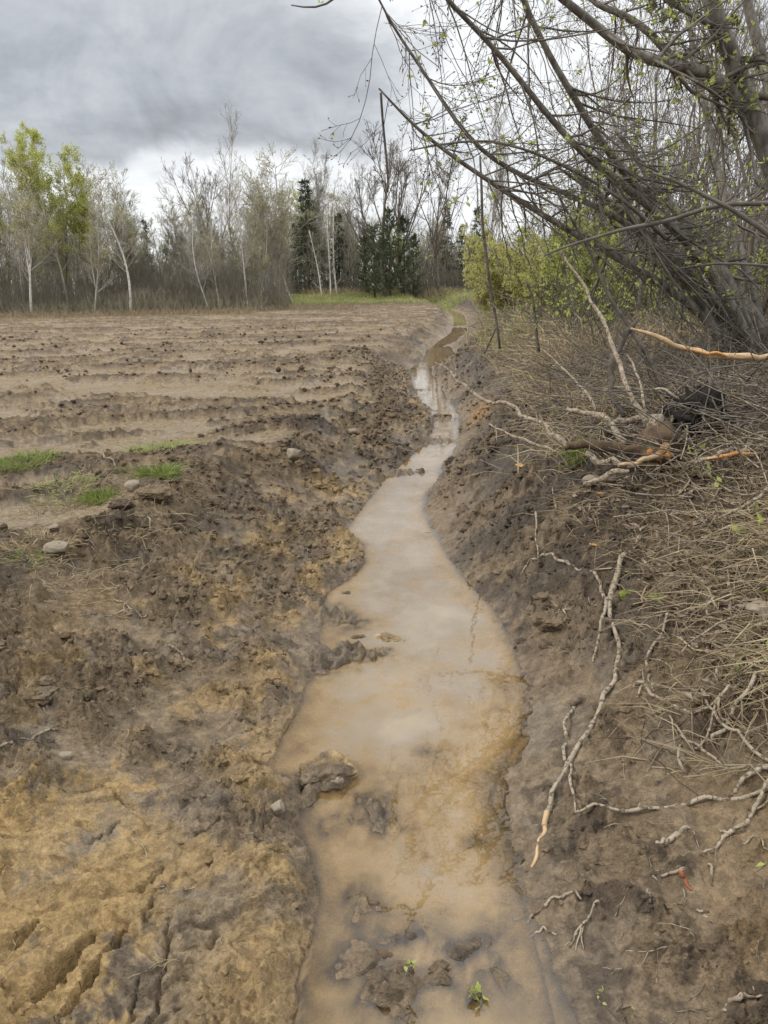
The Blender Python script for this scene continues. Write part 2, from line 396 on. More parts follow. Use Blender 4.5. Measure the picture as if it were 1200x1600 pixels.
# ------------------------------------------------------------------ materials
def mat(name, c1, c2=None, scale=8.0, rough=.8, bump=0.0, bscale=40.0, stretch=None, spec=.3, detail_=5, trans=0.0, coord='Object', c3=None, t3=.66):
    m = bpy.data.materials.new(name); m.use_nodes = True; g = NT(m.node_tree)
    v = g.n('ShaderNodeTexCoord').outputs[coord]
    if stretch: v = g.n('ShaderNodeMapping', {0: v, 3: stretch}).outputs[0]
    base = tuple(c1)+(1,)
    if c2 is not None:
        nz = g.noise(v, scale, detail_, .62); base = g.mix(g.ss(nz, .34, .66), c1, c2)
        if c3 is not None:
            nz2 = g.noise(v, scale*1.9, 3, .5, .4); base = g.mix(g.ss(nz2, t3-.03, t3+.05), base, c3)
    p = g.n('ShaderNodeBsdfPrincipled', {'Base Color': base, 'Roughness': rough, 'Specular IOR Level': spec})
    if bump > 0:
        nb = g.noise(v, bscale, 5, .6); b = g.n('ShaderNodeBump', {'Height': nb, 'Strength': min(1, bump), 'Distance': .01}); g.t.links.new(b.outputs[0], p.inputs['Normal'])
    out = p.outputs[0]
    if trans > 0:
        tr = g.n('ShaderNodeBsdfTranslucent', {0: base}); out = g.n('ShaderNodeMixShader', {0: trans, 1: p.outputs[0], 2: tr.outputs[0]}).outputs[0]
    g.n('ShaderNodeOutputMaterial', {0: out})
    return m
M = dict(
 bark=mat('alder_bark', (.10,.088,.072), (.235,.215,.18), 18, .85, .5, 60, (1, 1, .5)),
 bark_dark=mat('dark_bark', (.05,.042,.034), (.11,.092,.075), 16, .85, .5, 60),
 twig=mat('twig_bark', (.105,.09,.075), (.17,.15,.125), 9, .85),
 pale=mat('pale_branch', (.24,.195,.14), (.38,.32,.24), 30, .85, .9, 110, None, .2, 6, 0, 'Object', (.13,.10,.07), .54),
 muddy=mat('muddy_stick', (.40,.335,.25), (.29,.24,.17), 34, .85, .9, 130, None, .2, 6, 0, 'Object', (.14,.105,.07), .55),
 peel=mat('peeled_wood', (.42,.28,.15), (.52,.38,.23), 20, .7, .4, 80, (1, 1, 1), .3, 5, 0, 'Object', (.30,.20,.12), .62),
 orange=mat('torn_orange_wood', (.58,.25,.06), (.55,.33,.14), 30, .75, .5, 90),
 red=mat('red_wood', (.30,.10,.045), (.20,.075,.04), 40, .6),
 rot=mat('rotten_wood', (.13,.085,.05), (.055,.038,.026), 14, .9, .8, 60),
 birch=mat('birch_bark', (.70,.68,.64), (.58,.56,.52), 5, .75, 0, 40, (1.2, 1.2, 3.0), .3, 4, 0, 'Object', (.06,.052,.045), .60),
 greybark=mat('grey_bark', (.26,.235,.205), (.38,.35,.31), 3, .85),
 brownbark=mat('brown_bark', (.13,.11,.09), (.21,.18,.15), 3, .85),
 ctwig=mat('crown_twigs', (.25,.23,.19), (.36,.335,.285), 2, .9),
 ctwig_d=mat('dark_crown_twigs', (.15,.128,.108), (.22,.19,.165), 2, .9),
 ctwig_p=mat('pale_crown_twigs', (.42,.39,.34), (.33,.30,.265), 2, .9),
 leaf=mat('young_leaf', (.38,.43,.11), (.52,.56,.18), 4, .55, 0, 40, None, .3, 3, .45),
 leaf_y=mat('yellow_leaf', (.46,.45,.15), (.55,.52,.22), 3, .6, 0, 40, None, .3, 3, .45),
 leaf_g=mat('pale_aspen_leaf', (.44,.46,.10), (.55,.57,.20), 1.5, .6, 0, 40, None, .3, 3, .45),
 needle=mat('needles', (.05,.07,.04), (.085,.105,.06), 2, .7),
 cedar=mat('cedar_foliage', (.07,.095,.045), (.125,.15,.075), 2, .7),
 grass=mat('green_grass', (.14,.19,.04), (.25,.29,.08), 5, .6, 0, 40, None, .3, 3, .3),
 verge=mat('verge_grass', (.27,.32,.10), (.42,.43,.18), .6, .6, 0, 40, None, .3, 3, .3),
 straw=mat('dry_grass', (.36,.28,.16), (.50,.41,.26), 7, .7, 0, 40, None, .3, 3, .25),
 straw_d=mat('dull_dry_grass', (.22,.17,.10), (.34,.27,.17), 5, .75, 0, 40, None, .3, 3, .2),
 litter=mat('dead_leaves', (.24,.18,.135), (.38,.30,.23), 11, .75, 0, 40, None, .3, 3, .15, 'Object', (.08,.055,.04), .6),
 brush=mat('brush_stems', (.135,.122,.09), (.22,.195,.15), 1, .9),
 brush_o=mat('olive_brush_stems', (.20,.19,.12), (.27,.245,.17), 1, .9),
 stone=mat('field_stone', (.27,.225,.165), (.19,.155,.11), 12, .8, .6, 60, None, .3, 5, 0, 'Object', (.17,.13,.09), .60),
 clod=mat('mud_clod', (.17,.125,.08), (.105,.078,.052), 14, .65, .9, 70, None, .4),
 black=mat('black_root_soil', (.012,.010,.008), (.028,.022,.018), 14, .9, .9, 50),
 moss=mat('moss', (.10,.13,.02), (.18,.20,.035), 20, .9, .6, 90),
)
def ground_mat():
    m = bpy.data.materials.new('wet_mud'); m.use_nodes = True; g = NT(m.node_tree)
    col = g.n('ShaderNodeAttribute', attribute_name='soil').outputs['Color']
    wet = g.n('ShaderNodeAttribute', attribute_name='wet').outputs['Fac']
    v = g.n('ShaderNodeTexCoord').outputs['Object']
    n1 = g.noise(v, 26, 6, .68, .3); n2 = g.noise(v, 140, 5, .65); n3 = g.noise(v, 5, 5, .6)
    c = g.mix(1.0, col, g.mix(g.ss(n1, .32, .70), (.66, .65, .63), (1.28, 1.27, 1.24)), 'MULTIPLY')
    c = g.mix(1.0, c, g.mix(g.ss(n2, .30, .72), (.80, .79, .78), (1.14, 1.13, 1.11)), 'MULTIPLY')
    rough = g.math('SUBTRACT', g.math('ADD', .82, g.math('MULTIPLY', n3, .2)), g.math('MULTIPLY', wet, .50))
    p = g.n('ShaderNodeBsdfPrincipled', {'Base Color': c, 'Roughness': rough, 'Specular IOR Level': g.math('ADD', .18, g.math('MULTIPLY', wet, .35))})
    n4 = g.noise(v, 62, 5, .65, .5)
    hsum = g.math('ADD', g.math('ADD', g.math('MULTIPLY', n1, .8), g.math('MULTIPLY', n2, .35)), g.math('MULTIPLY', n4, .6))
    b = g.n('ShaderNodeBump', {'Height': hsum, 'Strength': 1.0, 'Distance': .022}); g.t.links.new(b.outputs[0], p.inputs['Normal'])
    g.n('ShaderNodeOutputMaterial', {0: p.outputs[0]})
    return m
def water_mat():
    m = bpy.data.materials.new('muddy_water'); m.use_nodes = True; g = NT(m.node_tree)
    dep = g.n('ShaderNodeAttribute', attribute_name='depth').outputs['Fac']
    v = g.n('ShaderNodeTexCoord').outputs['Object']
    nz = g.noise(v, 2.2, 4, .55, .6)
    sc = g.math('ADD', .045, g.math('MULTIPLY', nz, .11))
    fac = g.math('SUBTRACT', 1.0, g.math('POWER', 2.718, g.math('MULTIPLY', g.math('DIVIDE', g.math('MAXIMUM', dep, 0.0), sc), -1.0)))
    n0 = g.noise(v, 3.5, 4, .6, 1.0)
    silt = g.mix(g.ss(g.math('ADD', dep, g.math('MULTIPLY', n0, .03)), .045, .10), g.mix(g.ss(n0, .35, .68), (.52, .345, .152), (.58, .395, .185)), g.mix(g.ss(n0, .35, .68), (.355, .28, .19), (.395, .315, .215)))
    df = g.n('ShaderNodeBsdfDiffuse', {0: silt}); tr = g.n('ShaderNodeBsdfTransparent', {0: (.93, .86, .70, 1)})
    body = g.n('ShaderNodeMixShader', {0: fac, 1: tr.outputs[0], 2: df.outputs[0]})
    rip = g.noise(g.n('ShaderNodeMapping', {0: v, 3: (1, 1, 1)}).outputs[0], 7, 3, .5)
    bp = g.n('ShaderNodeBump', {'Height': rip, 'Strength': .06, 'Distance': .02})
    gl = g.n('ShaderNodeBsdfGlossy', {0: (1, 1, 1, 1), 'Roughness': .02, 'Normal': bp.outputs[0]})
    fr = g.n('ShaderNodeFresnel', {'IOR': 1.56, 'Normal': bp.outputs[0]})
    o = g.n('ShaderNodeMixShader', {0: fr.outputs[0], 1: body.outputs[0], 2: gl.outputs[0]})
    g.n('ShaderNodeOutputMaterial', {0: o.outputs[0]})
    return m
M['ground'] = ground_mat(); M['water'] = water_mat()

# ------------------------------------------------------------------ ground
def soil(x, y, z=None, mz=None, sh=None, D=None):
    if D is None: D = detail(x, y, True); mz = macro(x, y); sh = shoal(x, y); z = mz+D[0]+sh-cracks(x, y)
    h, n, field, strip, rough, dl, dr, wl, clod, b2, b3 = D
    # ---- soils (their own colours)
    def C(*c): return np.array(c)
    mud = C(.195, .145, .093); tan = C(.285, .22, .143); dark = C(.070, .052, .036); clay = C(.39, .268, .122); grey = C(.21, .17, .125)
    lo = fbm(x*1.3, y*1.3, 3, 80); lo2 = fbm(x*.55, y*.55, 3, 84); hi = fbm(x*9, y*9, 4, 88, .65); mid = fbm(x*2.6, y*2.6, 3, 92)
    c = np.broadcast_to(mud, (len(x), 3)).copy()
    def lay(col, w): 
        nonlocal c
        w = np.clip(w, 0, 1)[:, None]; c = c*(1-w)+col*w
    smooth = 1-rough
    lay(tan, .85*smooth*(.5+.6*field)*sst(-.5, .3, mid+.3*hi))
    lay(tan, .75*(1-field)*(dl > 0)*sst(.15, .4, lo+.45*hi))
    lay(dark*1.3, .62*rough*sst(.05, .35, hi+.3*mid))
    lay(mud*1.25, .5*sst(.1, .4, fbm(x*23, y*23, 3, 90)))
    lay(grey, .6*sst(.1, .5, mid-.3*lo))
    lay(dark, .75*sst(.12, .55, lo2*.8+.6*mid+.35*hi)*(.55+.45*rough))
    lay(dark*1.35, .8*(dr > .08)*sst(2.6, 1.9, y)*sst(.12, .42, hi*.8+.5*mid+.2*rough))
    # dark topsoil on the lip of the field and the dug right bank
    lip = np.exp(-((dl-wl*.95)/.42)**2)*sst(2.4, 3.4, y)*(1-.45*sst(7, 14, y))
    lay(dark, .85*lip*sst(-.2, .3, mid+.3*hi)*(1-.4*sst(4.5, 7, y)))
    rb = sst(.10, .55, dr)*sst(2.0, 3.0, y)
    lay(dark, .92*rb*sst(-.55, .15, mid+.4*hi+.15))
    lay(dark*.9, sst(.5, .9, dr)*sst(1.55, 2.1, y)*.6)
    # field: strips
    lay(tan*.93, .85*field*(dl > 0)*sst(.32, -.05, strip+.3*hi))
    lay(dark*1.35, .8*field*(dl > 0)*sst(.15, .5, strip+.45*hi)*sst(-.6, .2, mid))
    # yellow clay
    cl1 = sst(.42, .20, np.hypot((x+.86)/.66, (y-1.50)/.72)*.62 + .20*lo + .28*mid + .30*hi)*(dl > .12)
    cl1 *= sst(.22, .45, dl+.1*mid)
    lay(clay, .85*cl1)
    lay(tan*.93, .8*sst(.55, .25, np.hypot((x+.42)/.55, (y-1.35)/.55)+.3*mid+.2*hi)*(dl > .03)*(1-cl1))
    edgecl = np.exp(-((dl-.10)/.14)**2)*(dl > -.02)*sst(-.05, .35, fbm(x*2.1, y*2.1, 3, 97)+.25*hi)
    lay(clay*.95, .8*edgecl*(1-.5*sst(6, 12, y)))
    spots = sst(.28, .5, fbm(x*3.4, y*3.4, 3, 101)+.15*hi)*(dl > 0)*(1-field)*sst(1.6, .3, dl)
    lay(clay*.9, .6*spots*sst(9, 5, y))
    lay(C(.25, .175, .095), .7*(dr > .1)*(dr < 1.2)*sst(2.6, 1.8, y)*sst(.15, .5, lo+.3*mid))
    lay(C(.33, .21, .10), .8*sst(.25, .02, np.abs(dr-.25))*sst(7.6, 8.2, y)*sst(9.2, 8.6, y))
    # water bed silt
    water = sst(.001, -.014, z + .006*hi)*(y < 60)
    bedc = C(.42, .285, .13)
    lay(bedc, water*.9); lay(C(.48, .35, .18), water*.8*sst(.0, .35, hi+.5*mid)); lay(C(.24, .18, .115), water*.6*sst(.1, .4, fbm(x*5, y*5, 4, 113)))
    lay(dark*1.1, water*sst(.02, .05, sh)*.9)
    lay(dark*1.2, water*sst(.22, .50, fbm(x*4.5, y*4.5, 4, 111))*.45)
    # green headland and the forest floor
    end = 57+.30*x*(x < 0)
    hd = sst(-1, 1.5, y-end+1.2*perlin(x*.4, y*.4, 7))*(dr < 2)*sst(-16, -8, x+2*perlin(x*.3, y*.3, 8))
    lay(C(.24, .235, .11), hd*.9)
    lay(C(.20, .155, .108), sst(.9, 1.6, dr)*.8*sst(2.0, 2.6, y))
    lay(C(.12, .11, .055), .35*sst(1.2, 2.0, dr)*sst(.1, .5, mid))
    wl_line = np.where(dl > 0, dl, np.where(dr > 0, dr, 0))
    wet = np.clip(np.exp(-wl_line/.22)*.9 + .55*smooth*sst(-.3, .5, lo) + .25*sst(0, .5, mid), 0, 1)
    wet = np.clip(wet + .5*rb*(1-sst(.9, 1.5, dr)) + .25*(dl > 0)*(1-field)*sst(-.2, .4, lo2+.3*mid), 0, 1)
    wet *= 1-.9*np.clip(sst(1.2, 1.9, dr)+hd, 0, 1)
    return c, wet
def build_ground():
    ys = [-400, -120, -40, -15, -8, -5]; y = -3.0
    while y < .8: ys.append(y); y += .06
    while y < 78:
        ys.append(y); d = y*.956+.45
        y += min(max(d*d/(731*1.55)*1.30*.9, .0032), .17)
    y = ys[-1]
    while y < 1500: y *= 1.18; ys.append(y)
    ys = np.array(ys)
    nc, no = 580, 34
    u = np.linspace(-1, 1, nc)
    e = np.linspace(0, 1, no+1)[1:]
    hw = .62*np.clip(ys*.956+.45, 1.2, 90)+.12
    X = np.zeros((len(ys), nc+2*no))
    X[:, no:no+nc] = u[None]*hw[:, None]
    ext = (3+hw*.9)[:, None]*e[None] + 1400*(e[None]**9)
    X[:, no+nc:] = hw[:, None]+ext; X[:, :no] = (-hw[:, None]-ext)[:, ::-1]
    Y = np.repeat(ys[:, None], X.shape[1], 1)
    x, y = X.ravel(), Y.ravel()
    h, n, field, strip, rough, dl, dr, wl, clod, b2, b3 = detail(x, y, True)
    ck = cracks(x, y); sh = shoal(x, y)
    mz = macro(x, y)
    z = mz + h - ck + sh
    c, wet = soil(x, y, z, mz, sh, (h, n, field, strip, rough, dl, dr, wl, clod, b2, b3))
    V = np.stack([x, y, z], 1)
    nr, ncol = X.shape
    i, j = np.meshgrid(np.arange(nr-1), np.arange(ncol-1), indexing='ij')
    a = (i*ncol+j).ravel()
    Q = np.stack([a, a+1, a+ncol+1, a+ncol], 1)
    me = mesh_from('ground', V, Q)
    at = me.attributes.new('soil', 'FLOAT_COLOR', 'POINT'); at.data.foreach_set('color', np.concatenate([c, np.ones((len(c), 1))], 1).astype(np.float32).ravel())
    at = me.attributes.new('wet', 'FLOAT', 'POINT'); at.data.foreach_set('value', wet.astype(np.float32))
    link('ground', me, None, M['ground'], kind='structure', label='ploughed muddy field and dug banks of the ditch')
    print('ground verts', len(V))
build_ground()
def build_water():
    ys = []; y = -2.5
    while y < 58: ys.append(y); y += max(.02, (max(y, .8)*.956+.45)**2/(731*1.55)*1.6) if y > .6 else .1
    ys = np.array(ys); n = 90
    t = np.linspace(-.22, 1.22, n)
    L, R = xl(ys), xr(ys); w = np.maximum(R-L, .25)
    X = L[:, None]+w[:, None]*t[None]; Y = np.repeat(ys[:, None], n, 1)
    x, y = X.ravel(), Y.ravel(); d = -H(x, y)
    V = np.stack([x, y, np.zeros_like(x)], 1); nr = len(ys)
    i, j = np.meshgrid(np.arange(nr-1), np.arange(n-1), indexing='ij'); a = (i*n+j).ravel()
    Q = np.stack([a, a+1, a+n+1, a+n], 1)
    keep = np.max(d[Q], 1) > -.03; Q = Q[keep]
    me = mesh_from('ditch_water', V, Q)
    at = me.attributes.new('depth', 'FLOAT', 'POINT'); at.data.foreach_set('value', d.astype(np.float32))
    link('ditch_water', me, None, M['water'], kind='structure', label='brown standing water along the bottom of the ditch')
build_water()
# ------------------------------------------------------------------ far trees
def tree_data(kind, seed):
    """meshes of one kind of tree, about ten metres tall, foot at the origin"""
    rs = np.random.default_rng(seed); tk, cr, lf = MB(), MB(), MB(); leafP = leafD = None
    if kind in ('birch', 'poplar', 'aspen', 'grey', 'sapling'):
        Ht = {'birch': 9.5, 'poplar': 11.5, 'aspen': 11, 'grey': 9.5, 'sapling': 6.5}[kind]
        r0 = {'birch': .078, 'poplar': .075, 'aspen': .085, 'grey': .07, 'sapling': .045}[kind]
        ln = rs.normal(0, .05, 2); n = 12; z = np.linspace(0, 1, n)
        P = np.stack([Ht*(ln[0]*z+.03*np.sin(z*5+rs.uniform(0, 6))), Ht*(ln[1]*z+.03*np.sin(z*4+rs.uniform(0, 6))), Ht*z], 1)
        R = r0*(1-.93*z)+.006
        tk.tubes(P, R, 7)
        stems, radii = P[None], R[None]
        if kind in ('grey', 'sapling', 'aspen') or seed % 2:
            f, fr = grow(stems, radii, 2, .25, .5, .55, .28, .12, 12, .05, .7, rs); tk.tubes(f, fr, 5)
            stems = np.concatenate([stems, f]); radii = np.concatenate([radii, fr])
        k1 = {'birch': 32, 'poplar': 34, 'aspen': 30, 'grey': 26, 'sapling': 12}[kind]
        ang = {'birch': .75, 'poplar': .55, 'aspen': .75, 'grey': .75, 'sapling': .6}[kind]
        b, br = grow(stems, radii, k1, .22 if kind != 'poplar' else .3, .98, .24, ang, .13, 6, .09, .42, rs)
        c, cr_ = grow(b, br, 6, .15, 1, .48, .6, .10, 4, .12, .55, rs)
        d, dr_ = grow(c, np.maximum(cr_, .006), 4, .1, 1, .6, .6, .06, 3, .15, .7, rs)
        cr.tubes(b, np.maximum(br, .010), 4, False); cr.tubes(c, np.maximum(cr_, .0075), 3, False); cr.tubes(d, np.maximum(dr_, .0065), 3, False)
        if kind in ('aspen', 'grey', 'birch'):
            e = np.concatenate([c[:, -1], d[:, -1], d[:, 1]]); dd = np.concatenate([c[:, -1]-c[:, -2], d[:, -1]-d[:, -2], d[:, 1]-d[:, 0]])
            keep = rs.random(len(e)) < {'aspen': .95, 'grey': .32, 'birch': .36}[kind]
            if kind == 'aspen': keep &= e[:, 2] > 3.4+rs.uniform(0, 2, len(e))
            s = {'aspen': .115, 'grey': .085, 'birch': .085}[kind]; e, dd, keep = (np.repeat(e, 3, 0)+rs.normal(0, .09, (3*len(e), 3)), np.repeat(dd, 3, 0)+rs.normal(0, .1, (3*len(e), 3)), np.repeat(keep, 3)) if kind == 'aspen' else (e, dd, keep)
            lf.cards(e[keep], dd[keep]+rs.normal(size=dd[keep].shape)*.05, s*rs.uniform(.6, 1.3, keep.sum()), s*.7, rs)
    elif kind == 'broad':
        n = 10; z = np.linspace(0, 1, n); P = np.stack([.25*np.sin(z*3+seed), .2*np.sin(z*4), 6.5*z], 1); R = .17*(1-.75*z)
        tk.tubes(P, R, 7)
        f, fr = grow(P[None], R[None], 9, .3, 1, .75, .6, .18, 10, .07, .62, rs); tk.tubes(f, fr, 5)
        b, br = grow(f, fr, 8, .2, 1, .45, .6, .12, 6, .10, .5, rs); c, cr_ = grow(b, br, 6, .15, 1, .5, .6, .08, 4, .13, .55, rs)
        d, dr_ = grow(c, cr_, 4, .1, 1, .55, .6, .05, 3, .15, .7, rs)
        cr.tubes(b, np.maximum(br, .013), 4, False); cr.tubes(c, np.maximum(cr_, .008), 3, False); cr.tubes(d, np.maximum(dr_, .0055), 3, False)
    elif kind == 'dead':
        Ht = 7.0; z = np.linspace(0, 1, 9); P = np.stack([.12*np.sin(z*4), .1*np.sin(z*3), Ht*z], 1); R = .085*(1-.6*z)
        tk.tubes(P, R, 6)
        b, br = grow(P[None], R[None], 22, .12, .95, .17, 1.0, .10, 5, .14, .4, rs); c, cr_ = grow(b, br, 4, .2, 1, .5, .7, .04, 4, .15, .6, rs)
        cr.tubes(b, np.maximum(br, .011), 4, False); cr.tubes(c, np.maximum(cr_, .007), 3, False)
    elif kind in ('spruce', 'cedar'):
        Ht = 8.0 if kind == 'spruce' else 6.0; z = np.linspace(0, 1, 8)
        P = np.stack([0*z, 0*z, Ht*z], 1); R = .11*(1-z)+.01; tk.tubes(P, R, 6)
        nb = 130 if kind == 'spruce' else 115
        t = rs.uniform(.04 if kind == 'cedar' else .08, .985, nb)**.9; az = rs.uniform(0, 2*np.pi, nb)
        L = (1.55*(1-t)**.8+.15) if kind == 'spruce' else (1.15*np.sqrt(np.clip(1-t**1.7, 0, 1))+.15)
        L = L*rs.uniform(.55, 1.2, nb)
        m = 5; B = np.zeros((nb, m, 3)); f = np.linspace(0, 1, m)
        B[:, :, 0] = np.cos(az)[:, None]*L[:, None]*f; B[:, :, 1] = np.sin(az)[:, None]*L[:, None]*f
        B[:, :, 2] = (t*Ht)[:, None] + L[:, None]*((-.35*f+.22*f*f) if kind == 'spruce' else (.25*f+.15*f*f))
        tk_r = np.repeat((np.linspace(.018, .006, m))[None], nb, 0); tk.tubes(B, tk_r, 3, False)
        k = 13; ii = np.repeat(np.arange(nb), k); ff = rs.uniform(.12, 1, nb*k)*(m-1); i0 = np.clip(ff.astype(int), 0, m-2); w = (ff-i0)[:, None]
        p = B[ii, i0]*(1-w)+B[ii, i0+1]*w; T = B[ii, i0+1]-B[ii, i0]; T /= np.linalg.norm(T, axis=1, keepdims=True)
        D = T*.7 + rs.normal(size=p.shape)*.55 + np.array([0, 0, -.15 if kind == 'spruce' else .35])
        lf.cards(p, D, rs.uniform(.18, .42, len(p)), rs.uniform(.05, .11, len(p)), rs, .2)
    me = {}
    for nm, b in (('trunk', tk), ('crown', cr), ('foliage', lf)):
        if b.V: me[nm] = b.mesh(nm, nm != 'foliage')
    return me
TM = {}
def tree_proto(kind, seed):
    if (kind, seed) not in TM: TM[(kind, seed)] = tree_data(kind, seed)
    return TM[(kind, seed)]
TREEMAT = {'birch': ('birch', 'ctwig_p', 'leaf_y'), 'poplar': ('greybark', 'ctwig', 'leaf_g'), 'aspen': ('greybark', 'ctwig', 'leaf_g'), 'grey': ('brownbark', 'ctwig', 'leaf_y'),
           'sapling': ('brownbark', 'ctwig_d', 'leaf'), 'broad': ('brownbark', 'ctwig_d', 'leaf'), 'dead': ('birch', 'ctwig_p', 'leaf'), 'spruce': ('bark_dark', 'needle', 'needle'), 'cedar': ('bark_dark', 'cedar', 'cedar')}
_mc = {}
def tree(kind, seed, name, label, cat, loc, height, lean=(0, 0), rz=0.0, group=None, wide=1.0):
    me = tree_proto(kind, seed); t = thing(name, label, cat, loc, group)
    base = {'birch': 9.5, 'poplar': 11.5, 'aspen': 11, 'grey': 9.5, 'sapling': 6.5, 'broad': 9.8, 'dead': 7.0, 'spruce': 8.0, 'cedar': 6.2}[kind]
    s = height/base; t.scale = (s*wide, s*wide, s); t.rotation_euler = (lean[1], lean[0], rz)
    for nm, mk in zip(('trunk', 'crown', 'foliage'), TREEMAT[kind]):
        if nm in me:
            d = me[nm]
            if not d.materials: d.materials.append(M[mk])
            link(nm, d, t)
    return t
def foot(u, v):
    p = gp(u, v); return p
def px_tree(u, vb, vt, kind, seed, name, label, cat='tree', depth=None, lean=(0, 0), rz=0, group=None, wide=1.0):
    if depth is None: p = gp(u, vb)
    else:
        q = pt(u, vb, depth); p = np.array([q[0], q[1], H(q[0], q[1])[0]-.05])
    d = np.dot(p-CP, CF); top = (CP+ray(u, vt)*d)[2]
    return tree(kind, seed, name, label, cat, p-np.array([0, 0, .05]), max(1.5, top-p[2]), lean, rz, group, wide)
GW = 'trees of the wood beyond the field'
def far_trees():
    T = px_tree
    D0 = 43
    T(57, 497, 268, 'birch', 3, 'birch_tree', 'white birch leaning left at the far left edge of the field', 'tree', 40, (-.14, 0), .6)
    T(8, 470, 262, 'aspen', 21, 'aspen_tree', 'green leafing aspen cut off by the left edge of the photo', 'tree', 43, (-.02, 0), 2)
    T(45, 480, 268, 'poplar', 31, 'poplar_tree', 'thin bare poplar standing between the two green aspens', 'tree', 44, (-.03, 0), 1)
    T(103, 478, 232, 'aspen', 22, 'aspen_tree', 'tallest green leafing aspen in the wood, left of the forked birch', 'tree', 44, (-.02, 0), .3, None, .85)
    T(138, 478, 258, 'aspen', 24, 'aspen_tree', 'smaller leafing aspen pressed against the tallest green one', 'tree', 45, (.0, 0), 4.3)
    T(206, 484, 282, 'birch', 4, 'birch_tree', 'birch with a forked white foot in front of the wood, right of the green aspens', 'tree', 41, (-.10, 0), 0, None, 1.25)
    T(152, 486, 330, 'birch', 5, 'birch_tree', 'short birch with spotted trunk under the green aspens', 'tree', 42, (-.10, 0), 2.1)
    T(340, 480, 252, 'broad', 41, 'bare_tree', 'dark rounded bare tree in the middle of the treeline', 'tree', 46, (-.03, 0), 0, None, .8)
    T(372, 475, 222, 'poplar', 32, 'poplar_tree', 'tallest bare grey poplar, right of the dark rounded tree', 'tree', 47, (-.02, 0), 0, None, .8)
    T(322, 476, 330, 'birch', 6, 'birch_tree', 'pale birch leaning hard left below the rounded bare tree', 'tree', 42, (-.16, 0), 0)
    T(337, 476, 345, 'birch', 3, 'birch_tree', 'second of the two leaning birches below the rounded bare tree', 'tree', 43, (-.10, 0), 3)
    T(391, 477, 300, 'birch', 4, 'birch_tree', 'thin bent birch with a low bare foot left of the spotted birch', 'tree', 43, (-.12, 0), 1.2, None, .8)
    T(421, 470, 270, 'birch', 6, 'birch_tree', 'slim birch leaning left just beside the thick spotted birch', 'tree', 50, (-.10, 0), .5)
    T(430, 470, 300, 'birch', 5, 'birch_tree', 'thin birch crossing the foot of the thick spotted birch', 'tree', 50.5, (-.13, 0), 4)
    T(456, 470, 258, 'birch', 5, 'birch_tree', 'thickest spotted white birch, in front of the dark spruces', 'tree', 52, (-.045, 0), 0, None, 1.5)
    T(500, 470, 250, 'poplar', 33, 'bare_tree', 'thin dark bare tree rising out of the pointed spruces', 'tree', 62, (0, 0), 0, None, .7)
    T(484, 466, 285, 'spruce', 51, 'spruce_tree', 'ragged dark spruce left of the white dead snags', 'tree', 62)
    T(465, 466, 350, 'spruce', 52, 'spruce_tree', 'low spruce behind the thick spotted birch', 'tree', 60)
    T(532, 466, 335, 'spruce', 52, 'spruce_tree', 'dark spruce right behind the pair of white snags', 'tree', 63, (0, 0), 2)
    T(238, 470, 345, 'spruce', 51, 'spruce_tree', 'narrow dark spruce half hidden in the left part of the wood', 'tree', 50, (0, 0), 1, None, .7)
    T(503, 468, 360, 'dead', 61, 'dead_tree', 'leaning dead tree with pale drooping twigs, leftmost of the snags', 'tree', 57, (-.14, 0), 0)
    T(517, 468, 345, 'dead', 62, 'dead_tree', 'white dead snag at the end of the green verge, left one of the upright pair', 'tree', 57, (0, 0), 1)
    T(527, 468, 325, 'dead', 61, 'dead_tree', 'taller white dead snag, right one of the upright pair', 'tree', 57.5, (.02, 0), 3)
    T(607, 462, 205, 'broad', 42, 'bare_tree', 'tall bare tree with two bent limbs rising above the cedars', 'tree', 58, (-.05, 0), .4, None, .95)
    T(628, 462, 225, 'broad', 43, 'bare_tree', 'second bare tree growing straight out of the cedars', 'tree', 59, (.02, 0), 2.2, None, .85)
    T(575, 462, 265, 'broad', 41, 'bare_tree', 'bare leaning tree at the left side of the cedars', 'tree', 60, (-.10, 0), 1.3, None, .7)
    T(686, 462, 240, 'broad', 44, 'bare_tree', 'pale trunked bare tree alone right of the cedars', 'tree', 60, (0, 0), 3.0, None, .75)
    for i, (u, vt, w) in enumerate(((586, 350, .9), (610, 325, .75), (632, 338, .8), (600, 372, 1.1), (572, 358, .8), (646, 365, .8))):
        T(u, 462, vt, 'cedar', 71+i % 3, 'cedar_tree', ['widest dark cedar of the clump', 'tallest cedar, between the two bare trees', 'cedar under the second bare tree', 'low bushy cedar at the front of the clump', 'cedar at the left end of the clump', 'cedar at the right end of the clump'][i]+' at the end of the field', 'tree', 57+i*.6, (0, 0), i, 'cedars at the end of the field', w)
    for i, (u, vt, w) in enumerate(((698, 325, .8), (743, 325, .8), (720, 352, .8))):
        T(u, 455, vt, 'spruce', 51+i % 2, 'spruce_tree', ['small pointed spruce right of the pale trunked tree', 'small pointed spruce behind the thin dark sapling', 'lowest of the three far pointed spruces'][i], 'tree', 66, (0, 0), i*2, 'small far spruces', w)
    for i, (u, vt) in enumerate(((768, 190), (779, 200))):
        T(u, 450, vt, 'poplar', 31+i, 'bare_tree', ['left', 'right'][i]+' one of the two straight dark trunks behind the leaning alder', 'tree', 50, (0, 0), i, None, .7)
    # the ranks behind
    rs = np.random.default_rng(5); kinds = ['grey', 'poplar', 'grey', 'birch', 'sapling', 'grey', 'aspen']
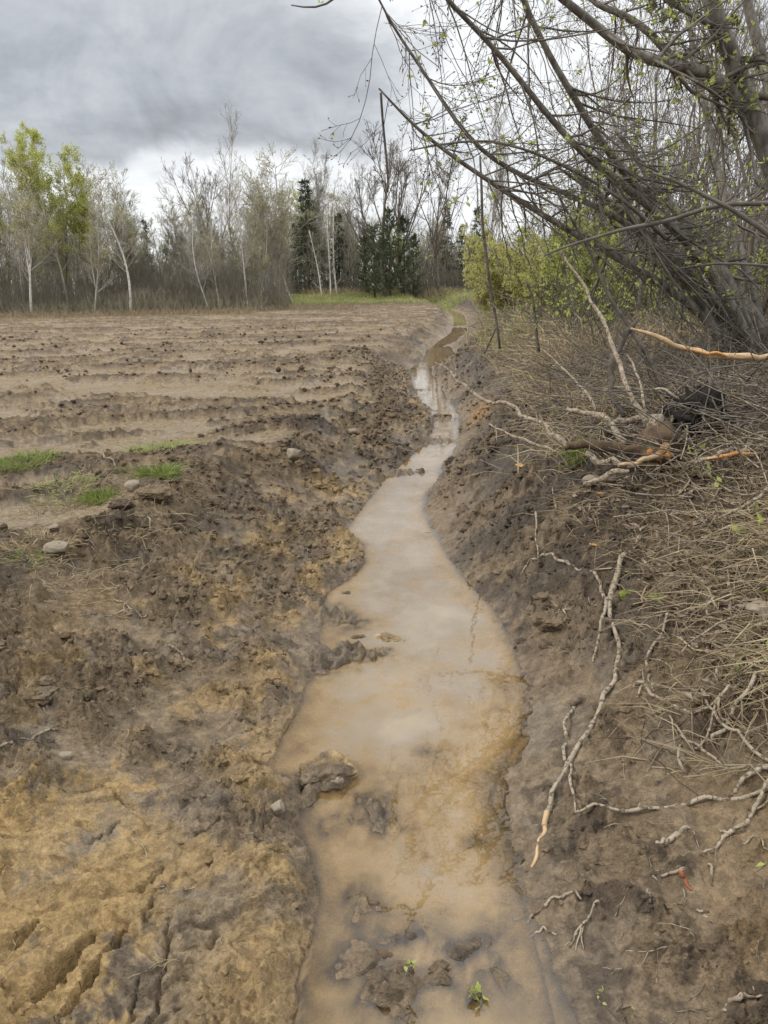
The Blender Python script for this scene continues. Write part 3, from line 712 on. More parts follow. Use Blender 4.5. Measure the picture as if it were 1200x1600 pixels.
    for i in range(215):
        u = rs.uniform(-230, 560) if i < 160 else rs.uniform(530, 960)
        dep = rs.uniform(44, 60) if u < 440 else rs.uniform(62, 82)
        k = kinds[rs.integers(0, 7)]
        if k == 'aspen' and not (u < 200 or rs.random() < .35): k = 'grey'
        sd = {'grey': 11, 'poplar': 31, 'birch': 3, 'sapling': 81, 'aspen': 21}[k]+int(rs.integers(0, 3))
        vt = rs.uniform(285, 385) if u < 540 else rs.uniform(330, 405)
        if k == 'sapling': vt += 40
        lab = {'grey': 'grey brown bare tree in the crowd of the wood behind the field', 'poplar': 'slender bare poplar in the crowd of the wood behind the field', 'birch': 'pale stemmed bare birch in the crowd of the wood behind the field',
               'sapling': 'low bare sapling in the crowd of the wood behind the field', 'aspen': 'pale green leafing aspen in the crowd of the wood behind the field'}[k]
        lab = lab.replace('in the crowd of the wood behind the field', 'in the wood '+('behind the green aspens at the left' if u < 200 else 'behind the leaning birches and snags' if u < 545 else 'behind the cedars and the bushes'))
        T(u, 470, vt, k, sd, {'grey': 'bare_tree', 'poplar': 'poplar_tree', 'birch': 'birch_tree', 'sapling': 'sapling', 'aspen': 'aspen_tree'}[k], lab, 'tree', dep, (rs.normal(0, .05), rs.normal(0, .04)), rs.uniform(0, 6), GW+': '+k+(' left' if u < 200 else ' middle' if u < 545 else ' right'))
far_trees()
def brush_stuff(name, pts, hmin, hmax, r, matk, seed, k=3, up=.12, label=None):
    rs = np.random.default_rng(seed); n = len(pts)
    P = np.zeros((n, 5, 3)); z = np.linspace(0, 1, 5); h = hmin+(hmax-hmin)*np.clip(rs.random(n)*.75*(1+1.3*perlin(pts[:, 0]*.35, pts[:, 1]*.35, seed))+.1*rs.random(n), 0, 1.15); ln = rs.normal(0, .16, (n, 2))
    for j in range(5):
        P[:, j, :2] = pts[:, :2] + ln*h[:, None]*z[j] + rs.normal(0, .03, (n, 2))*h[:, None]*(j > 0)
        P[:, j, 2] = pts[:, 2]-.03 + h*z[j]
    R = np.repeat(np.linspace(r, r*.4, 5)[None], n, 0)*rs.uniform(.6, 1.3, (n, 1))
    b = MB(); b.tubes(P, R, 3, False)
    c, cr_ = grow(P, R, k, .15, .95, .5, .6, up, 4, .13, .6, rs); b.tubes(c, np.maximum(cr_, r*.45), 3, False)
    o = b.obj(name, M[matk], None, kind='stuff'); 
    if label: o['label'] = label
def belt(n, u0, u1, d0, d1, seed):
    rs = np.random.default_rng(seed); u = rs.uniform(u0, u1, n); d = rs.uniform(d0, d1, n)
    x = (u-600)/FPX*d; y = d*.956+1.0; y = (d - CP[2]*0)*math.cos(PITCH)+.45
    y = np.where(True, d*1.0, y); return np.stack([x, y, macro(x, y)], 1)
brush_stuff('undergrowth', belt(4300, -260, 462, 43.2, 53, 7), .6, 3.0, .010, 'brush', 7, label='brown leafless undergrowth along the edge of the wood')
brush_stuff('undergrowth', belt(900, -260, 430, 39.3, 44, 9), .3, 1.3, .009, 'brush_o', 9, label='olive low undergrowth at the field edge')
brush_stuff('undergrowth', belt(2800, 440, 1000, 63, 73, 8), .8, 3.4, .014, 'brush', 8, label='grey brown undergrowth beyond the green verge')
brush_stuff('far_wood', belt(3400, -500, 1300, 62, 90, 10), 2.5, 6.5, .04, 'brush', 10, label='deep part of the wood reading as one grey mass')
# ------------------------------------------------------------------ right bank: leaning shrub, thicket, brush
def traced(pts, n, d=None):
    """(u, v, width_px, depth) rows -> smooth centre line and radii in the place"""
    A = np.array([list(pt(u, v, dd))+[w*.5*dd/FPX] for u, v, w, dd in pts]); A = resample(A, n)
    return A[:, :3], A[:, 3]
rA = np.random.default_rng(77)
STEMS = [
 ('lowest stem, arching over the ditch', [(592,138,3,4.3),(600,148,4,4.35),(655,205,6,4.5),(715,250,7,4.7),(790,300,9,4.9),(880,355,11,5.15),(950,395,13,5.4),(1000,422,14,5.6),(1050,455,15,5.75),(1100,492,17,5.9),(1150,560,20,6.0),(1165,600,20,6.05)]),
 (None, [(575,-40,3,4.2),(600,25,4,4.3),(630,65,5,4.4),(665,115,6,4.5),(695,165,7,4.6),(735,220,8,4.75),(770,250,8,4.9),(825,280,9,5.0),(880,300,9,5.15),(925,320,10,5.3),(970,342,11,5.4),(1030,385,12,5.6),(1085,430,14,5.8),(1150,520,16,6.05),(1175,590,18,6.1)]),
 (None, [(600,-150,4,3.9),(655,-60,7,4.1),(695,0,8,4.3),(735,35,9,4.4),(790,95,10,4.55),(820,135,10,4.65),(860,185,11,4.8),(900,230,12,4.95),(960,280,13,5.15),(1000,310,14,5.3),(1040,345,15,5.45),(1080,385,16,5.6),(1120,440,19,5.75),(1160,510,22,5.9),(1185,590,24,6.0)]),
 (None, [(770,-150,6,4.6),(800,-50,9,4.7),(815,0,10,4.8),(840,50,11,4.9),(870,110,11,5.0),(900,155,12,5.1),(920,195,12,5.2),(950,235,13,5.3),(970,265,13,5.4),(1010,310,14,5.6),(1060,365,16,5.8),(1110,425,19,6.0),(1160,490,22,6.15),(1195,590,26,6.2)]),
 (None, [(900,270,8,5.7),(930,300,12,5.75),(980,335,15,5.8),(1015,375,17,5.85),(1050,415,18,5.9),(1080,450,20,6.0),(1105,485,21,6.0),(1140,545,22,6.05),(1160,610,23,6.1)]),
 (None, [(960,200,7,6.1),(1000,255,11,6.15),(1040,310,14,6.2),(1080,360,17,6.25),(1130,425,20,6.3),(1165,475,23,6.3),(1205,535,25,6.3),(1225,610,26,6.3)]),
 (None, [(870,260,4,5.2),(905,285,6,5.3),(950,315,8,5.4),(1000,352,9,5.5),(1040,395,11,5.6),(1075,440,12,5.75),(1110,500,13,5.9),(1140,590,14,6.0)]),
 (None, [(1060,-60,8,6.4),(1080,60,9,6.5),(1100,160,10,6.5),(1120,260,12,6.5),(1150,370,14,6.5),(1180,470,16,6.4),(1205,590,18,6.4)]),
]
def twiggy(root, P, R, k1, k2, k3, rs, l1=.16, name='twigs', mk='twig', t0=.02, t1=.9, leafp=.25, up=.05, minr=.0016, leafsz=.032, k_leaf=1):
    b = MB(); c, cr_ = grow(P[None], R[None], k1, t0, t1, l1, .75, up, 7, .12, .40, rs, .5, False)
    d, dr_ = grow(c, cr_, k2, .12, 1, .45, .65, .04, 5, .14, .55, rs)
    b.tubes(c, np.maximum(cr_, minr*1.5), 4, False); b.tubes(d, np.maximum(dr_, minr*1.1), 3, False)
    e, er = grow(d, dr_, k3, .2, 1, .42, .7, .03, 4, .14, .6, rs); b.tubes(e, np.maximum(er, minr*.8), 3, False)
    o = b.obj(name, M[mk], root, kind='stuff')
    # buds: dark specks along the twigs, and a few opening leaves
    tips = np.concatenate([e[:, -1], e[:, 2], d[:, -1], d[:, 3]]); td = np.concatenate([e[:, -1]-e[:, -2], e[:, 2]-e[:, 1], d[:, -1]-d[:, -2], d[:, 3]-d[:, 2]])
    m = rs.random(len(tips)) < .72
    bb = MB(); bb.cards(tips[m], td[m]/np.linalg.norm(td[m], axis=1, keepdims=True)+rs.normal(0, .5, (m.sum(), 3)), .021*rs.uniform(.7, 1.4, m.sum()), .0095, rs); bb.obj('bud', M['leaf_bud'], o, kind='stuff')
    m = rs.random(len(tips)) < leafp*.35
    if m.sum():
        for q in range(k_leaf): 
            pass
        lb = MB(); pp = np.repeat(tips[m], 3, 0); dd = np.repeat(td[m]/np.linalg.norm(td[m], axis=1, keepdims=True), 3, 0)+rs.normal(0, .6, (3*m.sum(), 3))
        lb.cards(pp, dd, leafsz*rs.uniform(.7, 1.5, len(pp)), leafsz*.6, rs); lb.obj('leaf', M['leaf'], o, kind='stuff')
    return o
M['leaf_bud'] = mat('bud', (.10,.09,.05), (.16,.15,.07), 30, .7)
def leaning_shrub():
    foot_ = pt(1170, 600, 6.1); foot_[2] = H(foot_[0], foot_[1])[0]
    t = thing('alder_shrub', 'many stemmed grey alder leaning left over the ditch, its bare stems fanning across the sky', 'shrub', foot_)
    for i, (lab, pts) in enumerate(STEMS):
        P, R = traced(pts, 34); P = P-foot_; R = R*.86
        if P[-1, 2] > -.1: P = np.concatenate([P, [[P[-1, 0]*.8, P[-1, 1], -.15]]]); R = np.append(R, R[-1]*1.1)
        b = MB(); b.tubes(P, R, 9); st = b.obj('stem', M['bark'], t)
        if lab: st['label'] = lab
        twiggy(st, P, R, 32 if i < 4 else 12, 6, 3, rA, .17, leafp=.10 if i < 4 else .3, up=.06, t1=.68)
    return t
leaning_shrub()
def right_tree():
    f = pt(1235, 560, 5.2); f[2] = H(f[0], f[1])[0]
    t = thing('willow_tree', 'thick trunked bare tree at the right edge with a heavy limb bending left', 'tree', f)
    P, R = traced([(1085,-130,18,4.7),(1110,0,25,4.8),(1125,45,27,4.85),(1145,90,28,4.9),(1160,140,29,4.95),(1180,185,30,5.0),(1195,220,32,5.0),(1215,280,33,5.05),(1232,360,35,5.1),(1238,450,37,5.2),(1236,580,40,5.2)], 30)
    b = MB(); b.tubes(P-f, R, 10); tr = b.obj('trunk', M['bark'], t)
    twiggy(tr, P-f, R, 10, 5, 3, rA, .13, leafp=.3)
    limbs = [[(820,-70,6,4.3),(850,-25,9,4.4),(880,0,12,4.45),(920,30,13,4.5),(960,65,14,4.55),(1000,90,15,4.6),(1040,100,16,4.65),(1080,105,18,4.75),(1115,120,20,4.85),(1140,140,22,4.95),(1165,170,24,5.0),(1185,205,26,5.0)],
             [(900,-40,6,4.9),(925,5,9,4.9),(980,25,10,4.9),(1015,50,11,4.9),(1045,85,12,4.9),(1075,110,13,4.9),(1100,130,14,4.95),(1130,147,15,5.0),(1165,175,16,5.0)],
             [(990,-50,6,4.6),(1040,0,7,4.65),(1075,20,7,4.75),(1105,35,9,4.8),(1125,50,10,4.85)]]
    for pts in limbs:
        P, R = traced(pts, 26); b = MB(); b.tubes(P-f, R, 8); l = b.obj('limb', M['bark'], t); twiggy(l, P-f, R, 16, 6, 3, rA, .26, leafp=.25, up=.02)
    f2 = pt(1250, 570, 5.8); f2[2] = H(f2[0], f2[1])[0]
    t2 = thing('bare_tree', 'straight thinner trunk close behind the thick tree at the right edge', 'tree', f2)
    P, R = traced([(1150,-80,12,5.6),(1165,0,15,5.7),(1180,50,16,5.75),(1190,90,17,5.8),(1205,140,18,5.8),(1235,300,20,5.8),(1250,580,22,5.8)], 20)
    b = MB(); b.tubes(P-f2, R, 8); tr = b.obj('trunk', M['bark'], t2); twiggy(tr, P-f2, R, 12, 5, 3, rA, .16, leafp=.3)
    # long thin boughs crossing the right of the picture
    for lab, pts in (('thin bough crossing low from the right edge, drooping over the bank to the left', [(850,400,3,4.4),(880,385,4,4.45),(930,372,5,4.5),(980,355,6,4.5),(1025,350,7,4.5),(1065,340,7,4.5),(1100,325,7,4.5),(1130,318,8,4.5),(1200,318,8,4.5),(1260,316,9,4.5)]),
                     ('pale bough slanting down to the right edge above the peeled branch', [(1020,270,4,4.3),(1060,285,5,4.3),(1100,305,6,4.3),(1140,325,7,4.3),(1180,350,8,4.3),(1230,390,8,4.3)]),
                     ('thin grey twig crossing level above the leaning stems', [(1060,420,3,4.9),(1110,412,4,4.9),(1160,412,4,4.9),(1230,418,5,4.9)]),
                     ('slender bough running left from the thick tree across the middle of the sky', [(640,235,2,4.6),(690,225,3,4.6),(760,217,4,4.65),(820,232,4,4.7),(880,258,5,4.8),(940,290,5,4.9),(990,325,6,5.0),(1040,372,7,5.2)])):
        P, R = traced(pts, 20); o = P[-1].copy(); q = thing('hanging_branch', lab, 'branch', o)
        b = MB(); b.tubes(P-o, R, 6); w = b.obj('wood', M['twig'], q); twiggy(w, P-o, R, 9, 3, 2, rA, .14, leafp=.35, up=.02)
    # twig that enters at the very top
    P, R = traced([(455,8,2,4.0),(480,14,3,4.0),(505,14,3,4.0),(522,2,4,4.0),(560,-45,5,4.0),(640,-110,6,4.1)], 14); o = P[-1].copy()
    q = thing('twig', 'lone twig with one leaf dipping in at the top edge of the sky', 'twig', o); b = MB(); b.tubes(P-o, R, 5); w = b.obj('wood', M['twig'], q)
    b = MB(); e = pt(500, 5, 4.0)-o; b.cards(np.array([e, e]), np.array([[1, .2, .4], [-.3, .3, .8]]), .03, .02, rA); b.obj('leaf', M['leaf'], w)
right_tree()
# upright dead sticks over the ditch
def upright():
    for lab, pts, nm in (('thin dark dead sapling standing upright on the grassy right bank', [(750,244,3,7.2),(753,300,4.5,7.2),(753,350,4.5,7.2),(760,400,4.5,7.2),(766,455,4.5,7.2),(776,500,4,7.2),(781,545,4,7.2)], 'dead_sapling'),
                         ('long bent twig hanging down from the tip of the lowest alder stem', [(595,145,4,4.4),(598,190,4,4.45),(603,240,4,4.5),(606,275,3,4.5),(606,300,3,4.5)], 'hanging_twig'),
                         ('dark crooked dead branch dropping through the alder to the broken snag', [(855,270,3,5.0),(890,340,4,4.95),(920,385,5,4.9),(938,430,6,4.85),(950,465,6,4.8),(970,490,6,4.7),(990,520,7,4.6),(1020,570,7,4.5),(1045,625,7,4.4)], 'dead_branch'),
                         ('slanting thin stem at the far bank beside the dead sapling', [(775,512,3,7.4),(765,535,3,7.4),(757,552,3,7.3)], 'bare_sapling'),
                         ('young dark stem with a forked top on the bank', [(822,440,3,6.6),(832,462,4,6.6),(835,490,5,6.6),(838,520,5,6.6),(842,550,5,6.6)], 'bare_sapling')):
        P, R = traced(pts, 18); o = P[-1].copy(); q = thing(nm, lab, 'stick', o); b = MB(); b.tubes(P-o, R, 6); w = b.obj('wood', M['bark_dark'], q)
        if nm != 'hanging_twig': twiggy(w, P-o, R, 4, 2, 1, rA, .16, leafp=.3)
upright()
# ------------------------------------------------------------------ thicket on the right
def shrub_data(seed, Ht, ns, leafp, r=.018, spread=.16):
    rs = np.random.default_rng(seed); n = 10; z = np.linspace(0, 1, n)
    P = np.zeros((ns, n, 3)); h = Ht*rs.uniform(.6, 1.05, ns); ln = rs.normal(0, spread, (ns, 2)); b0 = rs.normal(0, .16, (ns, 2))
    cv = rs.normal(0, .06, (ns, 2))
    for j in range(n):
        P[:, j, :2] = b0+ln*(h*z[j])[:, None]+cv*(h*z[j]**2)[:, None]+rs.normal(0, .012, (ns, 2))*h[:, None]*(j > 0); P[:, j, 2] = h*z[j]-.1*(j == 0)
    R = (r*h/Ht*rs.uniform(.6, 1.3, ns))[:, None]*np.linspace(1, .22, n)[None]
    st, tw, lf = MB(), MB(), MB(); st.tubes(P, R, 5)
    b, br = grow(P, R, 14, .15, .97, .20, .6, .10, 6, .10, .42, rs); c, cr_ = grow(b, br, 5, .15, 1, .45, .6, .07, 4, .13, .6, rs)
    tw.tubes(b, np.maximum(br, .0032), 3, False); tw.tubes(c, np.maximum(cr_, .0024), 3, False)
    d, dr_ = grow(c, cr_, 2, .2, 1, .5, .6, .05, 3, .13, .7, rs); tw.tubes(d, np.maximum(dr_, .002), 3, False)
    e = np.concatenate([c[:, -1], c[:, 2], d[:, -1]]); dd = np.concatenate([c[:, -1]-c[:, -2], c[:, 2]-c[:, 1], d[:, -1]-d[:, -2]]); m = rs.random(len(e)) < leafp
    if m.sum():
        pp = np.repeat(e[m], 2, 0); lf.cards(pp, np.repeat(dd[m], 2, 0)*10+rs.normal(0, .6, (len(pp), 3)), .052*rs.uniform(.6, 1.4, len(pp)), .034, rs)
    me = {'stem': st.mesh('stem'), 'twigs': tw.mesh('twigs')}
    if lf.V: me['leaves'] = lf.mesh('leaves', False)
    return me
def place_shrub(me, name, label, cat, p, s, rz, mats, group=None, lean=(0, 0)):
    t = thing(name, label, cat, p, group); t.scale = (s, s, s); t.rotation_euler = (lean[1], lean[0], rz)
    for k, mk in zip(('stem', 'twigs', 'leaves'), mats):
        if k in me:
            if not me[k].materials: me[k].materials.append(M[mk])
            o = link(k, me[k], t)
            if k == 'leaves': o['kind'] = 'stuff'
    return t
def thicket():
    rs = np.random.default_rng(21)
    protos = [shrub_data(100+i, 5.5, 6, .03 if i % 3 else .08, .022) for i in range(5)]
    n = 0; tries = 0; used = []
    while n < 50 and tries < 4000:
        tries += 1
        y = rs.uniform(6.8, 26); x = rs.uniform(xr(y)+2.6, xr(y)+4+y*.55)
        u = 600+FPX*x/(y*.956+.3)
        if u > 1500 or u < 800+max(0, 14-y)*22: continue
        if any((x-a)**2+(y-b)**2 < .6 for a, b in used): continue
        used.append((x, y)); n += 1
        pos = 'right beside the yellow bushes' if u < 900 else 'right behind the leaning alder stems' if u < 1100 else 'beyond the thick tree at the right edge'
        if y > 15: pos = pos.replace('right be', 'far be').replace('beyond', 'far beyond')
        place_shrub(protos[n % 5], 'bare_sapling', 'bare many stemmed sapling in the thicket '+pos, 'sapling', (x, y, H(x, y)[0]), rs.uniform(.65, 1.25)*(1 if u > 900 else .7), rs.uniform(0, 6), ('brownbark', 'ctwig_d', 'leaf'), 'saplings of the thicket '+pos, (rs.normal(0, .08), rs.normal(0, .06)))
    yb = shrub_data(130, 2.0, 20, .95, .010, .30); gb = shrub_data(131, 1.8, 18, .85, .010, .30); lo = shrub_data(132, 1.1, 8, .07, .007, .35); lo2 = shrub_data(133, 1.0, 9, .05, .007, .4)
    for (u, v, d, s, me, mk, lab) in ((790, 452, 15.0, .92, yb, 'leaf_y', 'round yellow green bush coming into leaf, left one behind the alder stems'), (838, 458, 13.2, .72, yb, 'leaf_y', 'smaller yellow leaved bush against the right side of the round one'),
                                      (885, 470, 11.5, .95, gb, 'leaf', 'bright green leafing bush behind the lowest alder stem'), (925, 480, 10.5, .80, gb, 'leaf', 'green leafing bush partly behind the crossing bough'), (765, 450, 19, .8, yb, 'leaf_y', 'farthest pale yellow bush at the bend of the ditch')):
        q = pt(u, v, d); p = (q[0], q[1], H(q[0], q[1])[0])
        me = dict(me)
        t = thing('leafing_bush', lab, 'bush', p); t.scale = (s,)*3; t.rotation_euler = (0, 0, u)
        for k, m_ in zip(('stem', 'twigs', 'leaves'), ('twig', 'straw_d', mk)):
            d_ = me[k]
            if not d_.materials: d_.materials.append(M[m_])
            o = link(k, d_, t)
            if k == 'leaves': o['kind'] = 'stuff'
    k = 0
    labs = ['low leafless shrub on the right bank among dry grass', 'low sprouting shrub with fresh leaves on the right bank']
    while k < 34:
        y = rs.uniform(6.5, 22); x = xr(y)+rs.uniform(1.25, 4.5)
        if x > .60*y+.2: continue
        j = k % 2; k += 1
        place_shrub((lo2, lo)[j], 'low_shrub', labs[j], 'shrub', (x, y, H(x, y)[0]), rs.uniform(.5, 1.1), rs.uniform(0, 6), ('twig', 'twig', 'leaf'), ('leafless', 'sprouting')[j]+' low shrubs on the right bank', (rs.normal(0, .15), rs.normal(0, .15)))
thicket()
# tangle of fallen twigs and dry grass on the right bank
def scatter(n, y0, y1, d0, d1, seed, p=1.0, right=True):
    rs = np.random.default_rng(seed); y = y0*(y1/y0)**(rs.random(n)**p); d = rs.uniform(d0, d1, n)
    x = xr(y)+d if right else xl(y)-d
    return x, y, rs
def lying_twigs(name, x, y, rs, lmin, lmax, r, mk, label, tilt=.35, lift=.03, n=6):
    m = len(x); z = H(x, y)+rs.uniform(0, lift, m); az = rs.uniform(0, 2*np.pi, m); el = rs.normal(0, tilt, m); L = rs.uniform(lmin, lmax, m)
    D = np.stack([np.cos(az)*np.cos(el), np.sin(az)*np.cos(el), np.abs(np.sin(el))*.8], 1); P = np.zeros((m, n, 3)); P[:, 0] = np.stack([x, y, z], 1)
    for j in range(1, n):
        P[:, j] = P[:, j-1]+D*(L/(n-1))[:, None]; D = D+rs.normal(0, .14, D.shape); D[:, 2] -= .05; D /= np.linalg.norm(D, axis=1, keepdims=True)
    hz = H(P[:, :, 0].ravel(), P[:, :, 1].ravel()).reshape(m, n); P[:, :, 2] = np.maximum(P[:, :, 2], hz+r)
    R = (r*rs.uniform(.5, 1.5, m))[:, None]*np.linspace(1, .5, n)[None]
    b = MB(); b.tubes(P, R, 3, False)
    c, cr_ = grow(P, R, 1, .2, .9, .4, .7, 0, 4, .1, .7, rs); b.tubes(c, cr_, 3, False)
    o = b.obj(name, M[mk], None, kind='stuff'); o['label'] = label
def blades(name, x, y, rs, lmin, lmax, w, mk, label, flat=.5, per=6, rad=.05, droop=.5):
    m = len(x); px = np.repeat(x, per)+rs.normal(0, rad, m*per); py = np.repeat(y, per)+rs.normal(0, rad, m*per); pz = H(px, py)-.004
    az = np.repeat(rs.uniform(0, 6.28, m), per)+rs.normal(0, 1.1, m*per); el = np.clip(rs.normal(flat, .35, m*per), .05, 1.5)
    D = np.stack([np.cos(az)*np.cos(el), np.sin(az)*np.cos(el), np.sin(el)], 1)
    b = MB(); b.blades(np.stack([px, py, pz], 1), D, rs.uniform(lmin, lmax, m*per), w*rs.uniform(.6, 1.4, m*per), rs, droop)
    o = b.obj(name, M[mk], None, False, kind='stuff'); o['label'] = label
def leaves(name, x, y, rs, s, mk, label):
    m = len(x); D = rs.normal(size=(m, 3)); D[:, 2] = np.abs(D[:, 2])*.35
    b = MB(); b.cards(np.stack([x, y, H(x, y)+.004], 1), D, s*rs.uniform(.6, 1.4, m), s*.55, rs, .5); o = b.obj(name, M[mk], None, False, kind='stuff'); o['label'] = label
def bank_cover():
    x, y, rs = scatter(3600, 3.6, 16, .95, 4.6, 31); k = x < .62*y+.7; lying_twigs('twig_tangle', x[k], y[k], rs, .2, .9, .0042, 'twig', 'tangle of grey fallen twigs covering the top of the right bank', .45, .16)
    x, y, rs = scatter(2000, 3.0, 12, .8, 4.0, 32); k = x < .62*y+.7; lying_twigs('twig_tangle', x[k], y[k], rs, .2, .8, .0042, 'pale', 'pale broken twigs lying over the right bank', .4, .12)
    x, y, rs = scatter(1000, 1.75, 3.6, .62, 2.4, 33); k = x < .66*y+.5; lying_twigs('twig_litter', x[k], y[k], rs, .06, .32, .0022, 'straw_d', 'thin straw coloured twigs on the leaf litter of the bank', .2, .02)
    x, y, rs = scatter(240, 1.7, 3.4, .75, 2.2, 39); k = x < .66*y+.5; lying_twigs('twig_litter', x[k], y[k], rs, .12, .45, .003, 'pale', 'pale thin twigs criss crossing the litter at the right', .16, .03)
    x, y, rs = scatter(230, 1.9, 4.0, .50, 1.1, 47); blades('dead_grass', x, y, rs, .05, .20, .0045, 'straw_d', 'matted dead grass hanging over the lip of the right bank', .15, 9, .06, .7)
    x, y, rs = scatter(260, 1.9, 4.0, .38, 1.3, 48); lying_twigs('bank_roots', x, y, rs, .06, .3, .0022, 'rot', 'dark roots hanging out of the right bank', .2, .02)
    x, y, rs = scatter(620, 2.0, 4.0, .62, 2.4, 34); blades('dry_grass', x, y, rs, .06, .26, .0042, 'straw_d', 'flattened dull dry grass on the right bank', .2, 6, .06)
    x, y, rs = scatter(240, 1.9, 3.2, .85, 2.0, 35); blades('dry_grass', x, y, rs, .08, .28, .0045, 'straw', 'pale straw tussocks hanging over the bank edge', .15, 12, .04, .8)
    x, y, rs = scatter(2600, 2.05, 4.0, .60, 2.6, 36); leaves('leaf_litter', x, y, rs, .045, 'litter', 'brown dead leaves carpeting the right bank')
    x, y, rs = scatter(1600, 4.0, 11, 1.2, 5, 37); leaves('leaf_litter', x, y, rs, .05, 'litter', 'dead leaves under the alder')
    x, y, rs = scatter(1800, 6.5, 28, .80, 3.4, 38); blades('dry_grass', x, y, rs, .2, .65, .010, 'straw', 'tall pale dry grass along the top of the right bank', .8, 7, .10, .6)
    x, y, rs = scatter(1300, 4.2, 12, .7, 3.4, 40); blades('dry_grass', x, y, rs, .12, .4, .006, 'straw', 'dull dry grass under the brush of the bank', .45, 7, .10, .6)
    x, y, rs = scatter(45, 10, 20, .8, 1.4, 41); blades('green_grass', x, y, rs, .3, .65, .014, 'verge', 'fresh green grass tufts at the bend of the right bank', 1.1, 8, .12, .4)
    x, y, rs = scatter(420, 2.9, 5.2, .85, 2.2, 42, 1, False); k = np.abs(x) < .6*y+.5; lying_twigs('straw_litter', x[k], y[k], rs, .04, .22, .0016, 'straw', 'straws and root threads strewn over the crest of the left bank', .15, .015)
    x, y, rs = scatter(260, 3.0, 4.6, 1.0, 2.2, 43, 1, False); k = (np.abs(x) < .6*y+.5) & (perlin(x*2, y*2, 44) > 0); blades('grass_litter', x[k], y[k], rs, .04, .14, .004, 'straw_d', 'flattened dull grass on the crest of the left bank', .25, 8, .06)
    x, y, rs = scatter(150, 1.1, 3.2, .1, 1.6, 45, 1, False); lying_twigs('root_threads', x, y, rs, .02, .10, .0010, 'straw', 'root threads and straws on the mud of the left bank', .15, .006)
    x, y, rs = scatter(120, 1.1, 2.2, .1, 1.2, 46); lying_twigs('root_threads', x, y, rs, .02, .10, .0012, 'pale', 'twig bits on the mud of the right bank', .15, .006)
    # far end: the verge and bleached grass at the wood's edge
    rs = np.random.default_rng(50); n = 2600; x = rs.uniform(-9, 12, n); y = rs.uniform(55.5, 62, n)+.25*np.minimum(x, 0); blades('verge_grass', x, y, rs, .15, .40, .035, 'verge', 'green grass verge at the far end of the field', 1.1, 5, .2, .4)
    n = 900; x = rs.uniform(-9, 12, n); y = rs.uniform(55.5, 62, n)+.25*np.minimum(x, 0); blades('dry_grass', x, y, rs, .15, .45, .03, 'straw', 'bleached stalks among the green verge', 1.1, 4, .25, .5)
    n = 900; x = rs.uniform(-6, 10, n); y = rs.uniform(62, 67, n); blades('dry_grass', x, y, rs, .4, 1.0, .03, 'straw', 'bleached grass in front of the cedars', 1.1, 6, .25, .5)
    n = 800; u = rs.uniform(-260, 560, n); y = rs.uniform(38, 41.5, n)+4*(u > 400); x = (u-600)/FPX*y; blades('dry_grass', x, y, rs, .2, .65, .02, 'straw_d', 'pale dry grass fringe between the field and the wood', 1.0, 6, .25, .5)
bank_cover()
# ------------------------------------------------------------------ lumps: stones, clods, root balls
import bmesh
def ico(sub):
    bm = bmesh.new(); bmesh.ops.create_icosphere(bm, subdivisions=sub, radius=1.0)
    V = np.array([v.co[:] for v in bm.verts]); T = np.array([[v.index for v in f.verts] for f in bm.faces]); bm.free(); return V, T
I1, I2, I4 = ico(1), ico(2), ico(4)
def n3(P, sc, seed):
    return (perlin(P[..., 0]*sc+seed, P[..., 1]*sc-seed, seed) + perlin(P[..., 1]*sc+2.3, P[..., 2]*sc+seed, seed+1) + perlin(P[..., 2]*sc-seed, P[..., 0]*sc+5.1, seed+2))/2
def soil_attr(me, x, y, k=1.0):
    c, w = soil(np.asarray(x, float), np.asarray(y, float)); c = c*k
    at = me.attributes.new('soil', 'FLOAT_COLOR', 'POINT'); at.data.foreach_set('color', np.concatenate([c, np.ones((len(c), 1))], 1).astype(np.float32).ravel())
    at = me.attributes.new('wet', 'FLOAT', 'POINT'); at.data.foreach_set('value', (w*.7).astype(np.float32))
def lump(name, label, cat, p, size, mk, seed, rough=.22, flat=.0, rz=0, facet=0.0, sub=I4, group=None):
    V, T = sub; V = V.copy()
    k = 1 + rough*n3(V, 1.3, seed) + rough*.5*n3(V, 3.1, seed+5) + rough*.28*n3(V, 7.5, seed+9) + facet*np.abs(n3(V, 13, seed+13))
    V = V*k[:, None]
    rs = np.random.default_rng(seed)
    if flat:                                   # a few broken flat faces
        for i in range(7):
            d = rs.normal(size=3); d /= np.linalg.norm(d); h = rs.uniform(.62, .85); s = V@d; V -= np.clip(s-h, 0, None)[:, None]*d*flat
    V = V*np.array(size); c, s_ = math.cos(rz), math.sin(rz); V = np.stack([V[:, 0]*c-V[:, 1]*s_, V[:, 0]*s_+V[:, 1]*c, V[:, 2]], 1)
    me = mesh_from(name, V, None, T, mk != 'clod')
    if mk == 'clod': soil_attr(me, V[:, 0]*.6+p[0], V[:, 1]*.6+p[1], .92); mk = 'ground'
    o = link(name, me, None, M[mk]); o.location = tuple(p); o['label'] = label; o['category'] = cat
    if group: o['group'] = group
    return o
def plump(u, v, wpx, aspect, mk, seed, name, label, cat, sink=.25, **k):
    p = gp(u, v); d = np.dot(p-CP, CF); r = wpx*.5*d/FPX; p = p+np.array([0, 0, r*aspect*(1-sink*2)]); return lump(name, label, cat, p, (r, r*.8, r*aspect), mk, seed, **k)
plump(512, 1228, 84, .52, 'clod', 3, 'mud_lump', 'big lump of mud standing at the edge of the brown water', 'mud lump', rough=.30, facet=.16, rz=.3, sink=.12)
